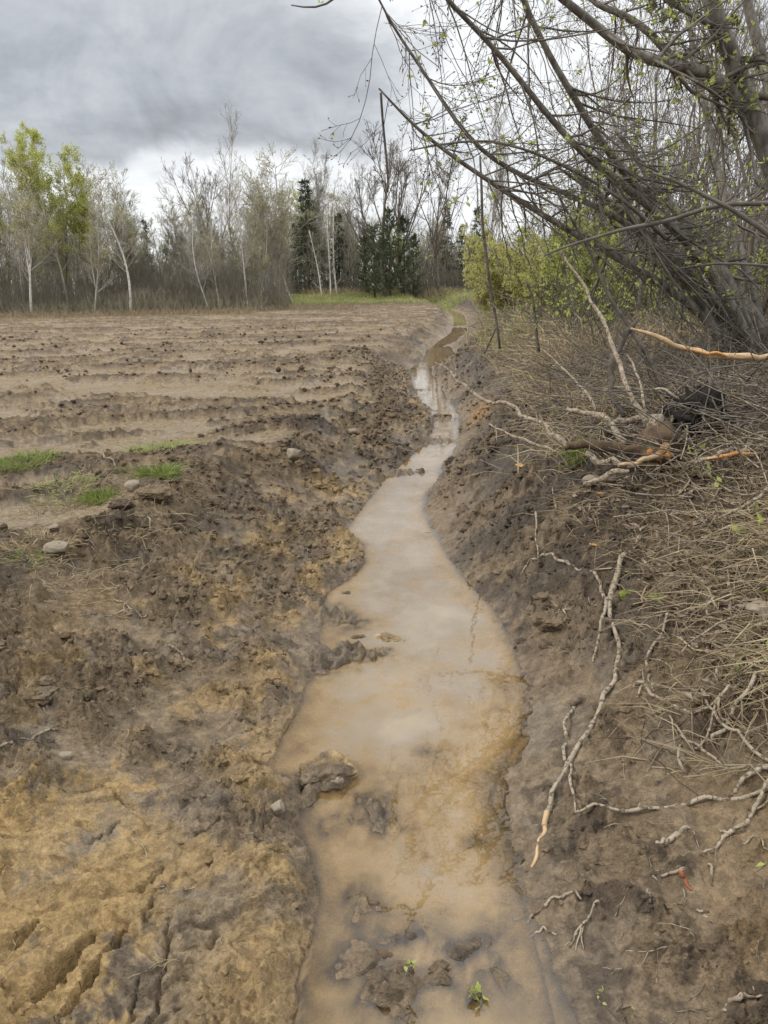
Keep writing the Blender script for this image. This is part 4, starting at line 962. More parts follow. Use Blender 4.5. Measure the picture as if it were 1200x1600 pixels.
q = gp(528, 1243); d = np.dot(q-CP, CF); lump('stone', 'pale stone set into the water side of the big mud lump', 'stone', q+np.array([.0, -.004, .030]), (.024, .020, .020), 'stone', 8, .2, .9)
plump(212, 768, 34, .62, 'stone', 12, 'stone', 'pale round stone beside the bright green tuft on the field edge', 'stone', rough=.12, flat=.7)
plump(237, 764, 40, .6, 'clod', 13, 'stone', 'mud coloured stone leaning against the pale round one', 'stone', rough=.2, flat=.9)
plump(92, 872, 42, .5, 'stone', 14, 'stone', 'flat layered pale stone at the left among dead grass', 'stone', rough=.15, flat=1.0)
plump(85, 840, 20, .5, 'stone', 44, 'stone', 'small tan stone just above the flat layered one', 'stone', rough=.15, flat=1.0)
plump(460, 730, 36, .55, 'stone', 15, 'stone', 'grey angular stone lying on the dark crest of the left bank', 'stone', rough=.15, flat=1.0)
plump(550, 682, 20, .5, 'stone', 16, 'stone', 'small stone on the left bank beside the narrow stream', 'stone', rough=.15, flat=1.0)
plump(436, 1285, 26, .8, 'stone', 17, 'stone', 'knobbly tan stone at the waterline below the big mud lump', 'stone', rough=.3, flat=.8)
plump(523, 1228+8, 12, .6, 'clod', 57, 'stone', 'pebble in the water right of the big mud lump', 'stone', rough=.2) if False else None
plump(597, 1228, 15, .6, 'stone', 18, 'stone', 'small pebble just breaking the water right of the big mud lump', 'stone', rough=.2, flat=.5)
plump(104, 1190, 24, .5, 'stone', 19, 'stone', 'half buried pale stone in the rough mud left of the clay', 'stone', rough=.2, flat=.7)
plump(580, 637, 16, .5, 'stone', 20, 'stone', 'small white stone far up the left bank', 'stone', rough=.2, flat=.7)
plump(925, 767, 34, .55, 'stone', 21, 'stone', 'pale flat stone below the cut logs on the right bank', 'stone', rough=.14, flat=.9)
plump(952, 765, 28, .6, 'stone', 22, 'stone', 'darker stone right of the pale flat one below the logs', 'stone', rough=.14, flat=.9)
plump(1190, 980, 52, .5, 'stone', 23, 'stone', 'tan stone half under straw at the right edge', 'stone', rough=.15, flat=.8)
plump(244, 792, 58, .42, 'clod', 25, 'mud_lump', 'dark overturned sod under the bright green tuft', 'mud lump', rough=.34, facet=.2)
plump(190, 802, 36, .4, 'clod', 26, 'mud_lump', 'smaller dark sod left of the overturned one', 'mud lump', rough=.34, facet=.2)
plump(60, 1105, 54, .45, 'clod', 27, 'mud_lump', 'brown earth clod with a dark hollow at the left edge', 'mud lump', rough=.36, facet=.2)
plump(320, 1255, 60, .45, 'clod', 28, 'mud_lump', 'grey brown clod pushed up at the head of the clay cracks', 'mud lump', rough=.36, facet=.2)
plump(380, 1245, 44, .5, 'clod', 29, 'mud_lump', 'smaller clod between the crack head and the big mud lump', 'mud lump', rough=.36, facet=.2)
plump(860, 990, 50, .55, 'clod', 30, 'mud_lump', 'round sod with hanging roots at the right waterline', 'mud lump', rough=.36, facet=.25)
def clods():
    rs = np.random.default_rng(61)
    for (V, T), n, r0, nm in ((I1, 26000, .0042, 'mud_crumbs'), (I2, 5200, .0080, 'mud_clods')):
        y = 1.02*(15/1.02)**(rs.random(n)**.85); side = rs.random(n) < .62
        dd = np.where(side, rs.gamma(1.7, .45, n), rs.gamma(2.0, .42, n)); x = np.where(side, xl(y)-dd, xr(y)+dd)
        zn = zones(x, y); keep = (zn[3]+.25*rs.normal(size=n) > .5) & (dd < 3.2) & (np.abs(x) < .62*y+.5) & ~(~side & (y > 3.6) & (dd > 1.2))
        flat = np.hypot((x+.72)/.75, (y-1.45)/.75) < .8; keep &= ~(flat & (rs.random(n) < .8))
        x, y = x[keep], y[keep]; n = len(x); r = r0*rs.lognormal(0, .5, n)*np.clip(y*.40, .8, 2.2); r = np.minimum(r, .032)
        z = H(x, y); P = np.zeros((n, len(V), 3))
        for i in range(3): P[:, :, i] = V[None, :, i]*rs.uniform(.55, 1.35, (n, 1))
        k = 1+.5*rs.uniform(-1, 1, (n, len(V))) if len(V) < 20 else 1+.5*n3(V[None]+rs.uniform(0, 60, (n, 1, 3)), 1.7, 4)+.3*n3(V[None]+rs.uniform(0, 60, (n, 1, 3)), 4.0, 9)
        P *= k[:, :, None]; P *= r[:, None, None]; P[:, :, 2] *= .75
        P += np.stack([x, y, z+r*.15], 1)[:, None]
        TT = (T[None]+np.arange(n)[:, None, None]*len(V)).reshape(-1, 3)
        me = mesh_from(nm, P.reshape(-1, 3), None, TT, False); soil_attr(me, np.repeat(x, len(V)), np.repeat(y, len(V)), .95)
        o = link(nm, me, None, M['ground'], kind='stuff'); o['label'] = 'crumbs and clods of mud strewn over both banks'
        print('clods', n)
    rs = np.random.default_rng(62); V, T = I1; n = 8000; y = 3.2*(26/3.2)**(rs.random(n)**.8); x = rs.uniform(-.62, .2, n)*(y+1)
    zn = zones(x, y); keep = (zn[4] > 0) & (zn[1] > .5) & (zn[3]+.2*rs.normal(size=n) > .55); x, y = x[keep], y[keep]; n = len(x)
    r = np.minimum(.011*rs.lognormal(0, .5, n)*np.clip(y/6, .7, 2.0), .05); P = V[None]*rs.uniform(.55, 1.4, (n, len(V), 1))*rs.uniform(.7, 1.4, (n, 1, 3))*r[:, None, None]; P[:, :, 2] *= .7
    P += np.stack([x, y, H(x, y)+r*.1], 1)[:, None]; TT = (T[None]+np.arange(n)[:, None, None]*len(V)).reshape(-1, 3)
    me = mesh_from('field_clods', P.reshape(-1, 3), None, TT, False); soil_attr(me, np.repeat(x, len(V)), np.repeat(y, len(V)), .95)
    o = link('field_clods', me, None, M['ground'], kind='stuff'); o['label'] = 'clods lying along the furrows of the ploughed field'
clods()
# ------------------------------------------------------------------ sticks one by one
rsS = np.random.default_rng(91)
def gpath(pts):
    out = []
    for r in pts:
        u, v, w = r[:3]; lift = r[3] if len(r) > 3 else 0
        p = gp(u, v); d = np.dot(p-CP, CF)
        if lift > 0: d2 = d-lift*1.3; p = CP+ray(u, v)*d2; d = d2
        rad = w*.5*d/FPX; out.append([p[0], p[1], p[2]+(rad*.7 if lift <= 0 else 0), rad])
    return np.array(out)
def kink(P, R, amt=.35):
    n = len(P); amt = amt*float(np.clip(.010/max(R.mean(), .004), .35, 1.2)); m = max(3, n//3); kx = np.linspace(0, 1, m); j = np.stack([np.interp(np.linspace(0, 1, n), kx, rsS.normal(0, 1, m)) for _ in range(3)], 1)*R[:, None]*amt*2.2; j[0] = j[-1] = 0; R2 = R*(1+.10*np.interp(np.linspace(0, 1, n), kx, rsS.normal(0, 1, m)))
    return P+j, np.maximum(R2, R*.75)
def stick(name, label, pts, mk='pale', cat='stick', parts=(), n=None, sides=7, knots=True, group=None):
    up = .028 if name in ('crossing_stick', 'curved_stick', 'upright_stick', 'thin_stick', 'long_thin_stick', 'dry_stem') else 0
    pts = [p if len(p) > 3 or i in (0, len(pts)-1) else (*p, up) for i, p in enumerate(pts)] if up else pts
    A = gpath(pts); n = n or max(10, len(pts)*5); A = resample(A, n); P, R = A[:, :3].copy(), A[:, 3].copy()*.78
    P[:, 2] = np.maximum(P[:, 2], H(P[:, 0], P[:, 1])+R*.7); P[1:-1, 2] = np.maximum(P[1:-1, 2], .5*(P[:-2, 2]+P[2:, 2]))
    o = P[0].copy(); P, R = kink(P, R, .5)
    if not parts:
        b = MB(); b.tubes(P-o, R, sides)
        if knots:
            c, cr_ = grow((P-o)[None], R[None], 3, .1, .9, .045, .9, .1, 3, .1, .55, rsS); b2 = (c, np.maximum(cr_, R.mean()*.25))
            b.tubes(*b2, 4)
        ob = b.obj(name, M[mk]); ob.location = tuple(o); ob['label'] = label; ob['category'] = cat
        if group: ob['group'] = group
        return ob
    t = thing(name, label, cat, o, group); b = MB(); b.tubes(P-o, R, sides); b.obj('stem', M[mk], t)
    for nm, pm, pp in parts:
        A = resample(gpath(pp), max(8, len(pp)*4)); A[:, 2] = np.maximum(A[:, 2], H(A[:, 0], A[:, 1])+A[:, 3]*.7); Q, q = kink(A[:, :3], A[:, 3]*.78); b = MB(); b.tubes(Q-o, q, sides); b.obj(nm, M[pm or mk], t)
    return t
st = stick
st('forked_branch', 'long forked muddy branch lying down the right bank, lower end broken yellow', [(1000,846,9),(985,873,10),(968,905,11),(955,940,13),(950,962,13),(957,985,9),(964,1012,9),(966,1042,9),(950,1087,10),(930,1130,10),(905,1166,10),(885,1200,10),(868,1236,11),(852,1278,10)], 'muddy', 'branch',
   [('broken_end', 'peel', [(853,1275,10),(847,1300,10),(840,1325,9),(834,1345,8),(830,1356,4)]), ('fork', None, [(951,958,9),(945,978,8),(938,1000,7),(931,1030,5),(925,1052,3)]), ('side_branch', None, [(944,950,8),(935,925,7),(920,912,8),(890,903,7),(865,895,6),(840,888,5),(826,892,4)]),
    ('twig', None, [(840,888,4),(835,860,3),(838,835,4),(837,818,5)]), ('twig', None, [(830,890,3),(818,905,3),(812,918,2)]), ('twig', None, [(945,955,4),(930,958,3),(915,952,2)])])
st('broken_stick', 'short grey stick with a knob of mud on its upper end, crossing the forked branch', [(897,1100,7),(892,1122,7),(884,1148,7),(877,1170,8),(888,1186,7),(893,1212,6),(894,1250,6),(897,1285,5)], 'muddy', 'stick', [('mud_knob', 'clod', [(905,1092,6),(902,1096,16),(898,1101,18),(895,1106,8)])])
st('long_twig', 'long thin brown branch lying level across the mud from the right edge', [(897,1286,5),(940,1286,6),(990,1277,7),(1040,1266,7),(1100,1255,8),(1160,1249,8),(1200,1245,8),(1250,1239,8)], 'muddy', 'branch')
st('pale_branch', 'thick pale branch end poking in at the right edge above the long level one', [(1147,1247,7),(1158,1236,10),(1175,1225,11),(1200,1211,12),(1240,1190,13)], 'muddy', 'branch')
st('forked_stick', 'pale knobbly stick slanting down left from the right edge below the long level branch', [(1240,1190,8),(1205,1230,9),(1181,1270,9),(1166,1292,9),(1140,1309,9),(1121,1326,7),(1097,1347,4)], 'muddy', 'stick', [('spur', None, [(1141,1308,7),(1130,1303,5),(1122,1299,2)]), ('spur', None, [(1168,1275,5),(1180,1269,4),(1200,1270,3)])])
st('mud_stick', 'short mud coated stick bent in the middle below the long level branch', [(1025,1335,8),(1039,1322,9),(1050,1315,10),(1061,1311,10),(1076,1313,6)], 'muddy')
st('red_tipped_stick', 'small pale stick with a broken red end on the mud', [(1019,1377,5),(1035,1381,6),(1050,1380,7),(1060,1381,8)], 'pale', 'stick', [('red_end', 'red', [(1060,1382,8),(1066,1386,9),(1073,1391,8),(1081,1396,3)])])
st('peg', 'short upright looking peg of wood left of the red tipped stick', [(1011,1392,4),(1012,1405,6),(1013,1420,6),(1014,1432,5)], 'pale')
st('bent_twig', 'bent pale twig with a split end at the lower right waterline', [(802,1440,5),(815,1435,5),(829,1429,6),(845,1419,6),(862,1413,6),(885,1412,6),(908,1417,4)], 'muddy', 'twig', [('fork', None, [(829,1430,4),(826,1440,3),(822,1448,2)]), ('fork', None, [(806,1438,4),(800,1432,3)])])
st('branching_twig', 'small branching twig spread like a rake, below the bent pale twig', [(934,1422,5),(920,1436,5),(908,1448,5),(900,1460,4),(890,1478,3)], 'muddy', 'twig', [('fork', None, [(908,1448,4),(902,1470,3),(900,1484,2)]), ('fork', None, [(912,1444,3),(908,1465,3),(912,1482,2)]), ('fork', None, [(902,1456,3),(890,1468,2),(882,1476,2)])])
st('twig', 'short twig holding one leaf beside the waterline at the lower right', [(826,1466,4),(838,1455,4),(847,1449,5),(858,1452,5),(870,1457,4)], 'muddy', 'twig')
st('broken_twig', 'pale broken twig in the bottom right corner', [(1130,1588,8),(1140,1580,10),(1150,1577,11),(1168,1580,6),(1188,1581,4)], 'pale', 'twig', [('fork', None, [(1180,1581,3),(1176,1572,3),(1172,1565,2)])])
st('twig', 'tiny fork of wood near the right edge below the pale slanting stick', [(1158,1336,4),(1172,1333,4),(1184,1328,4),(1192,1340,4),(1204,1350,3)], 'pale', 'twig')
st('twig', 'muddy twig end sunk in the mud right of the red tipped stick', [(1110,1356,5),(1113,1372,5),(1114,1385,3)], 'muddy', 'twig')
st('twig', 'stubby pale twig in the mud at the lower right', [(1088,1425,4),(1095,1430,8),(1106,1435,4)], 'pale', 'twig')
st('crossing_stick', 'long straight thin stick running down to the right edge through the crossed sticks', [(1081,1078,6,.03),(1113,1114,6,.03),(1151,1148,7,.03),(1176,1170,7,.02),(1200,1189,7,.02),(1240,1222,7)], 'muddy')
st('crossing_stick', 'thick pale stick leaning up right over the straight thin one', [(1111,1172,7),(1126,1147,9),(1138,1127,8,.02),(1149,1103,8,.04),(1174,1078,9,.05),(1200,1053,10,.05),(1240,1018,11,.05)], 'muddy', 'stick', [('stub', None, [(1130,1138,8),(1122,1135,7),(1121,1120,5)])])
st('curved_stick', 'curved pale stick sagging across the dark soil at the right', [(968,1088,4),(985,1079,6),(1007,1080,7),(1027,1094,7),(1054,1110,7),(1084,1121,8),(1106,1112,7),(1135,1098,6),(1160,1086,5)], 'muddy', 'stick', [('spur', None, [(1054,1108,5),(1036,1115,5),(1018,1122,5)]), ('spur', None, [(1005,1085,5),(998,1092,5),(993,1100,4)]), ('twig', None, [(1022,1090,3),(1010,1075,3),(998,1060,2)])])
st('upright_stick', 'knobbly pale stick rising from the curved one to the straw tussock', [(1045,979,6),(1034,995,6),(1021,1013,7),(1012,1030,7),(1010,1048,6),(1014,1067,5),(1020,1087,4)], 'muddy')
st('thin_stick', 'thin straight stick low on the dark soil below the curved one', [(1059,1145,4),(1080,1160,5),(1104,1175,5),(1129,1193,5),(1147,1198,4)], 'muddy')
st('long_thin_stick', 'long thin stick running level over the leaf litter to the right edge', [(1004,877,6),(1020,892,5),(1039,898,5),(1086,914,6),(1122,929,6),(1151,943,6),(1200,948,6),(1240,951,6)], 'muddy')
st('thin_stick', 'thin stick dropping left under the crossing sticks', [(1117,1123,4),(1102,1150,5),(1088,1170,4),(1083,1178,4)], 'pale')
st('thin_stick', 'dark jointed stick sticking out of the smooth mud below the thin pale ones', [(1064,1168,4),(1062,1182,6),(1066,1195,6),(1072,1212,6)], 'muddy')
for lab, pts in (('long straw coloured stem crossing the litter towards the right edge above the moss', [(930,905,3),(1010,900,3),(1080,905,3)]), ('straight dry stem lying below the straw tussock', [(1040,1020,3),(1090,1022,4),(1160,1023,4)]),
                 ('dry stem slanting up right below the tan stone', [(1130,1054,3),(1160,1040,4),(1205,1010,4)]), ('upright dry stem among the crossing sticks', [(1160,1015,4),(1164,1045,4),(1165,1080,4)]), ('dry stem beside the mossy hump', [(985,963,3),(1000,945,4),(1012,928,3)]),
                 ('long pale stem leaning on the brush below the splintered branch', [(1010,800,3),(1060,775,4),(1110,742,4)]), ('dry stem running from the logs to the splintered branch', [(930,768,3),(1010,766,4),(1070,764,3)])):
    st('dry_stem', lab, pts, 'straw', 'stem', knots=False, sides=5)
for lab, pts in (('pale root lying level on the left mud', [(125,965,3),(165,962,4),(200,963,4),(225,970,4),(240,974,3)]), ('thin root bending off the level pale one on the left mud', [(179,940,3),(193,946,4),(205,955,4),(212,966,3)]), ('little yellow stick on the mud in the middle of the left bank', [(266,1028,4),(278,1035,5),(289,1042,4)]),
                 ('dark twig in the rough mud at the far left', [(34,1163,5),(62,1153,6),(93,1148,5)]), ('cut twig end touching the left edge of the photo', [(-10,1189,6),(10,1187,6),(24,1185,5)]), ('straw standing in the clod above the clay', [(333,1248,2),(345,1234,3),(356,1221,2)]),
                 ('grey twig on the dark soil right of the sods', [(240,827,4),(258,836,5),(278,848,4)]), ('bent root on the pale soil above the round stone', [(160,714,3),(168,728,4),(182,738,4),(205,741,4),(225,738,3)]), ('twig standing by the dark sod', [(233,832,4),(236,845,4),(237,858,2)]),
                 ('short pale stick stuck in the right bank mud near the water', [(862,790,3),(868,800,5),(865,815,4)]), ('little root at the waterline beside the level yellow clay', [(385,1327,2),(400,1326,4),(412,1326,3)])):
    st('twig', lab, pts, 'pale', 'twig', sides=5)
# broken wood on the brow of the right bank
def wood(name, label, pts, mk, cat, parts=(), n=None):
    A = np.array([list(pt(u, v, d))+[w*.5*d/FPX] for u, v, w, d in pts]); A = resample(A, n or len(pts)*5); P, R = A[:, :3], A[:, 3]*.70; o = P[-1].copy(); P, R = kink(P, R, .35)
    t = thing(name, label, cat, o); b = MB(); b.tubes(P-o, R, 9); b.obj('wood', M[mk], t)
    for nm, pm, pp in parts:
        A = np.array([list(pt(u, v, d))+[w*.5*d/FPX] for u, v, w, d in pp]); A = resample(A, len(pp)*4); Q, q = kink(A[:, :3], A[:, 3]*.7, .35); b = MB(); b.tubes(Q-o, q, 7); b.obj(nm, M[pm], t)
    return t, P-o, R
wood('peeled_branch', 'stripped branch with raw orange wood reaching in level from the right edge', [(986,513,5,4.1),(1005,520,9,4.1),(1030,530,11,4.1),(1060,540,12,4.1),(1080,546,15,4.1),(1105,553,16,4.1),(1130,557,16,4.1),(1165,560,14,4.1),(1200,558,14,4.1),(1260,556,15,4.1)], 'peel', 'branch',
     [('torn_strip', 'orange', [(1068,543,5,4.085),(1090,548.5,8,4.08),(1112,554,9,4.08),(1135,557,6,4.085)])])
wood('broken_snag', 'dark broken stub of a stem curving up behind the pale sapling', [(997,497,6,4.5),(985,512,13,4.5),(970,532,15,4.5),(960,555,15,4.45),(956,580,14,4.4),(955,605,14,4.35),(962,625,13,4.3),(975,650,12,4.25)], 'bark_dark', 'snag')
t_, P_, R_ = wood('pale_sapling', 'slim pale stem leaning left out of the uprooted stump', [(875,390,4,4.8),(880,400,5,4.8),(910,447,7,4.6),(940,500,8,4.4),(960,550,9,4.25),(980,600,11,4.1),(1000,645,13,4.0),(1018,685,14,3.95)], 'pale', 'sapling')
wood('pale_sapling', 'thinner grey stem standing just right of the slim pale one', [(980,555,3,4.3),(990,575,5,4.2),(1003,610,6,4.05),(1010,640,6,4.0),(1014,665,6,3.95)], 'pale', 'sapling')
wood('fallen_log', 'forked pale limb lying behind the rotten log', [(886,638,10,4.4),(905,644,13,4.35),(925,646,14,4.3),(945,653,16,4.2),(955,660,16,4.15),(962,675,13,4.05),(978,693,12,3.95)], 'pale', 'log', [('fork', 'pale', [(950,662,14,4.18),(968,660,14,4.15),(990,655,15,4.1),(1012,652,15,4.05)]), ('fork', 'pale', [(932,645,7,4.3),(928,625,8,4.3),(918,612,7,4.35),(905,603,6,4.4),(890,585,5,4.5),(865,560,4,4.7),(845,545,3,4.9)])])
wood('rotten_log', 'dark split rotten log lying level above the water bank', [(884,697,16,3.95),(910,696,22,3.93),(940,697,24,3.9),(970,699,22,3.87),(995,702,14,3.85)], 'rot', 'log')
wood('cut_log', 'pale barked log end below the rotten log', [(915,708,10,3.8),(925,712,14,3.79),(950,720,14,3.75),(975,726,13,3.72),(992,728,10,3.7)], 'pale', 'log')
wood('cut_log', 'lowest pale log curving up to the right above the flat stone', [(912,757,9,3.55),(925,752,12,3.55),(945,744,13,3.53),(965,738,13,3.5),(982,736,10,3.48)], 'pale', 'log')
wood('brown_branch', 'brown branch with a raw tip between the cut logs and the stump', [(967,728,7,3.7),(985,724,10,3.7),(1005,719,11,3.7),(1030,715,12,3.7)], 'peel', 'branch')
wood('broken_branch', 'pale broken branch leaning out over the ditch from the rotten log', [(680,566,2,4.6),(690,572,4,4.55),(705,583,5,4.5),(720,600,7,4.45),(750,621,8,4.35),(775,629,8,4.3),(790,630,8,4.25),(810,641,9,4.2),(830,655,10,4.12),(855,670,11,4.05),(875,685,13,3.98),(888,697,14,3.95)], 'pale', 'branch',
     [('twig', 'pale', [(712,592,3,4.48),(713,575,2,4.5),(708,560,2,4.5)])])
wood('thin_branch', 'thin pale branch below the broken one, pointing at the water', [(762,662,3,4.2),(780,672,5,4.15),(800,679,5,4.1),(825,688,6,4.0),(850,698,6,3.95),(870,706,6,3.9)], 'pale', 'branch')
wood('splintered_branch', 'splintered branch with a long raw orange face at the right edge above the litter', [(1085,727,8,3.5),(1100,718,10,3.5),(1120,708,12,3.5),(1145,705,12,3.5),(1165,697,13,3.5),(1180,686,13,3.5),(1190,680,8,3.5)], 'pale', 'branch', [('raw_face', 'orange', [(1105,717,4,3.48),(1125,712,8,3.48),(1150,709,9,3.48),(1170,708,7,3.48),(1184,710,3,3.48)])])
wood('pale_branch', 'pale twiggy branch arching from the right edge over the leaf litter', [(1120,812,4,3.1),(1150,798,6,3.1),(1175,783,7,3.1),(1195,765,8,3.1),(1230,730,8,3.1)], 'pale', 'branch', [('twig', 'pale', [(1120,755,3,3.15),(1140,768,4,3.12),(1165,772,4,3.1),(1190,768,4,3.1)])])
wood('curved_root', 'curved pale root hooking over beside the black root ball', [(955,606,4,4.2),(990,607,5,4.15),(1020,608,5,4.1),(1043,607,7,4.05),(1052,620,8,4.0),(1055,640,8,3.97),(1048,660,8,3.94),(1038,680,8,3.92)], 'pale', 'root')
def stump():
    o = pt(1032, 700, 3.85); o[2] = H(o[0], o[1])[0]
    t = thing('uprooted_stump', 'uprooted stump with torn orange wood and a pale cut stem', 'stump', o)
    V, T = I4; s = np.array([.14, .11, .12]); k = 1+.35*n3(V, 1.6, 31)+.22*np.abs(n3(V, 5, 35))+.12*n3(V, 12, 37); P = V*k[:, None]*s
    link('root_crown', mesh_from('root_crown', P+np.array([0, 0, .07]), None, T), t, M['rot'])
    b = MB(); A = np.array([list(pt(u, v, d))+[w*.5*d/FPX] for u, v, w, d in [(1018,700,26,3.86),(1022,680,27,3.86),(1025,662,25,3.86),(1025,648,22,3.86)]]); b.tubes(A[:, :3]-o, A[:, 3], 11); b.obj('cut_stem', M['pale'], t)
    for uu, vv, w in ((1040,700,16),(1030,712,14),(1044,712,12),(1015,706,9)):
        c = pt(uu, vv, 3.72)-o; r = w*.5*3.72/FPX; Q = I2[0]*(1+.5*n3(I2[0], 2.1, int(uu)))[:, None]*np.array([r, r*.6, r*1.2]); link('torn_wood', mesh_from('torn_wood', Q+c, None, I2[1], False), t, M['orange'])
    rs = np.random.default_rng(41); n = 46; d = rs.normal(size=(n, 3)); d[:, 2] -= .35; d /= np.linalg.norm(d, axis=1, keepdims=True); R0 = np.zeros((n, 7, 3)); R0[:, 0] = d*s*.8+np.array([0, 0, .07])
    for j in range(1, 7): R0[:, j] = R0[:, j-1]+d*rs.uniform(.02, .045, (n, 1)); d = d+rs.normal(0, .35, d.shape); d /= np.linalg.norm(d, axis=1, keepdims=True)
    b = MB(); b.tubes(R0, rs.uniform(.002, .007, (n, 1))*np.linspace(1, .3, 7)[None], 4, False); b.obj('rootlets', M['muddy'], t, kind='stuff')
    for nm, lab, (u, v, d), sz, sd in (('root_ball', 'black peaty root ball torn up between the stump and the alder stems', (1094, 656, 3.95), (.13, .10, .125), 51), ('root_ball', 'black hollow root mass under the splintered branch at the right edge', (1180, 752, 3.55), (.09, .10, .10), 57)):
        o = pt(u, v, d); t = thing(nm, lab, 'root ball', o)
        k = .85+.60*n3(V, 1.6, sd)+.9*np.abs(n3(V, 4, sd+3))+.7*n3(V, 9, sd+5)+.35*n3(V, 19, sd+6); link('soil', mesh_from('soil', V*k[:, None]*np.array(sz), None, T), t, M['black'])
        n = 150; dd = rs.normal(size=(n, 3)); dd[:, 1] -= .6; dd /= np.linalg.norm(dd, axis=1, keepdims=True); R0 = np.zeros((n, 6, 3)); R0[:, 0] = dd*np.array(sz)*.95
        for j in range(1, 6): R0[:, j] = R0[:, j-1]+dd*rs.uniform(.01, .03, (n, 1)); dd = dd+rs.normal(0, .5, dd.shape); dd /= np.linalg.norm(dd, axis=1, keepdims=True)
        b = MB(); b.tubes(R0, rs.uniform(.001, .003, (n, 1))*np.linspace(1, .4, 6)[None], 3, False); b.obj('rootlets', M['twig'] if sd == 51 else M['pale'], t, kind='stuff')
    # splintered foot of the alder: upright pale splinters
    o = pt(1140, 640, 4.6); o[2] = H(o[0], o[1])[0]; t = thing('splintered_stump', 'shattered upright trunk foot with pale and orange splinters under the peeled branch', 'stump', o)
    for i in range(22):
        u = 1085+i*5.5+rs.uniform(-6, 6); v1 = rs.uniform(560, 640); w = rs.uniform(5, 12); A = np.array([list(pt(u+rs.uniform(-4, 4), v1, 4.5+rs.uniform(0, .3)))+[.004], list(pt(u, (v1+690)/2, 4.5))+[w*.5*4.5/FPX], list(pt(u-4+rs.uniform(-10, 10), 690, 4.5))+[w*.6*4.5/FPX]])
        A = resample(A, 7); b = MB(); Q, q = kink(A[:, :3]-o, A[:, 3], .3); b.tubes(Q, q, 5); b.obj('splinter', M['orange' if i == 13 else 'peel' if i % 7 == 1 else 'twig' if i % 2 else 'bark'], t)
stump()
# orange chips, leaves and greenery
def chip(u, v, w, label):
    p = gp(u, v, .012); b = MB(); rs = np.random.default_rng(int(u)); r = w*.5*np.dot(p-CP, CF)/FPX
    V = I2[0]*(1+.3*n3(I2[0], 2.3, 3))[:, None]*np.array([r, r*.45, .004]); o = link('wood_chip', mesh_from('wood_chip', V, None, I2[1], False), None, M['orange']); o.location = tuple(p); o.rotation_euler = (.25, .1, -.5); o['label'] = label; o['category'] = 'wood chip'
chip(1080, 815, 18, 'bright orange wood chip lying on the brown leaves'); chip(937, 785, 12, 'orange chip on the dry grass below the cut logs'); chip(925, 872, 12, 'reddish chip beside the forked branch'); chip(815, 738, 20, 'pale tan wood chip on the dug bank left of the logs')
def moss(u, v, w, seed, label):
    p = gp(u, v); r = w*.5*np.dot(p-CP, CF)/FPX; V = I4[0]; k = 1+.3*n3(V, 1.8, seed)+.15*np.abs(n3(V, 9, seed+2))+.1*n3(V, 20, seed+4)
    o = link('moss_hump', mesh_from('moss_hump', V*k[:, None]*np.array([r, r*.8, r*.35]), None, I4[1]), None, M['moss']); o.location = tuple(p); o['label'] = label; o['category'] = 'moss'
moss(985, 943, 36, 3, 'olive moss hump beside the fork of the long branch'); moss(1030, 948, 34, 7, 'brighter moss cushion right of the olive one')
def tuft(u, v, wpx, hpx, n, mk, seed, name, label, cat='grass tuft', flat=1.0, ysq=.6):
    rs = np.random.default_rng(seed); p = gp(u, v); d = np.dot(p-CP, CF); r = wpx*.5*d/FPX; L = hpx*d/FPX
    a = rs.uniform(0, 6.28, n); q = np.sqrt(rs.random(n))*r; x = p[0]+np.cos(a)*q; y = p[1]+np.sin(a)*q*ysq*2.2; z = H(x, y)-p[2]-.003
    az = a+rs.normal(0, .8, n); el = np.clip(rs.normal(flat, .35, n), .1, 1.5); D = np.stack([np.cos(az)*np.cos(el), np.sin(az)*np.cos(el), np.sin(el)], 1)
    b = MB(); b.blades(np.stack([x-p[0], y-p[1], z], 1), D, L*rs.uniform(.5, 1.3, n), np.maximum(.0028, L*.06)*rs.uniform(.6, 1.3, n), rs, .5); o = b.obj(name, M[mk], None, False); o.location = tuple(p); o['label'] = label; o['category'] = cat
tuft(28, 735, 110, 18, 900, 'grass', 1, 'grass_patch', 'wide patch of green grass left standing at the left edge of the field', 'grass patch', .9)
tuft(252, 752, 52, 26, 420, 'grass', 2, 'grass_tuft', 'bright green grass tuft right of the pale round stone')
tuft(252, 706, 100, 18, 600, 'verge', 3, 'grass_patch', 'thin grass patch on pale soil above the round stone', 'grass patch', .8)
tuft(210, 745, 50, 12, 260, 'grass', 4, 'grass_tuft', 'low green tuft just above the pale round stone')
tuft(155, 780, 44, 26, 300, 'grass', 5, 'grass_tuft', 'loose green tuft among the straws left of the sods')
tuft(110, 780, 110, 16, 420, 'straw_d', 6, 'grass_patch', 'trampled dull grass patch left of the sods', 'grass patch', .5)
tuft(105, 770, 90, 18, 420, 'verge', 16, 'grass_patch', 'faint green grass growing through the trampled patch', 'grass patch', .6)
tuft(60, 870, 90, 22, 260, 'straw', 7, 'dead_grass_tuft', 'dead grass tuft around the flat layered stone', 'grass tuft', .45)
tuft(45, 880, 40, 22, 60, 'grass', 17, 'grass_tuft', 'few green blades in the dead tuft at the left', 'grass tuft', .7)
tuft(105, 915, 60, 16, 120, 'straw', 8, 'dead_grass_tuft', 'pale straw wisps below the flat layered stone', 'grass tuft', .4)
tuft(20, 945, 60, 12, 100, 'straw_d', 9, 'dead_grass_tuft', 'straw wisps at the left edge below the stones', 'grass tuft', .4)
tuft(395, 625, 40, 8, 160, 'grass', 10, 'grass_tuft', 'small green tuft alone out on the ploughed field', 'grass tuft', .9)
tuft(130, 682, 60, 7, 140, 'verge', 11, 'grass_tuft', 'faint yellow green tuft on a furrow at the left', 'grass tuft', .8)
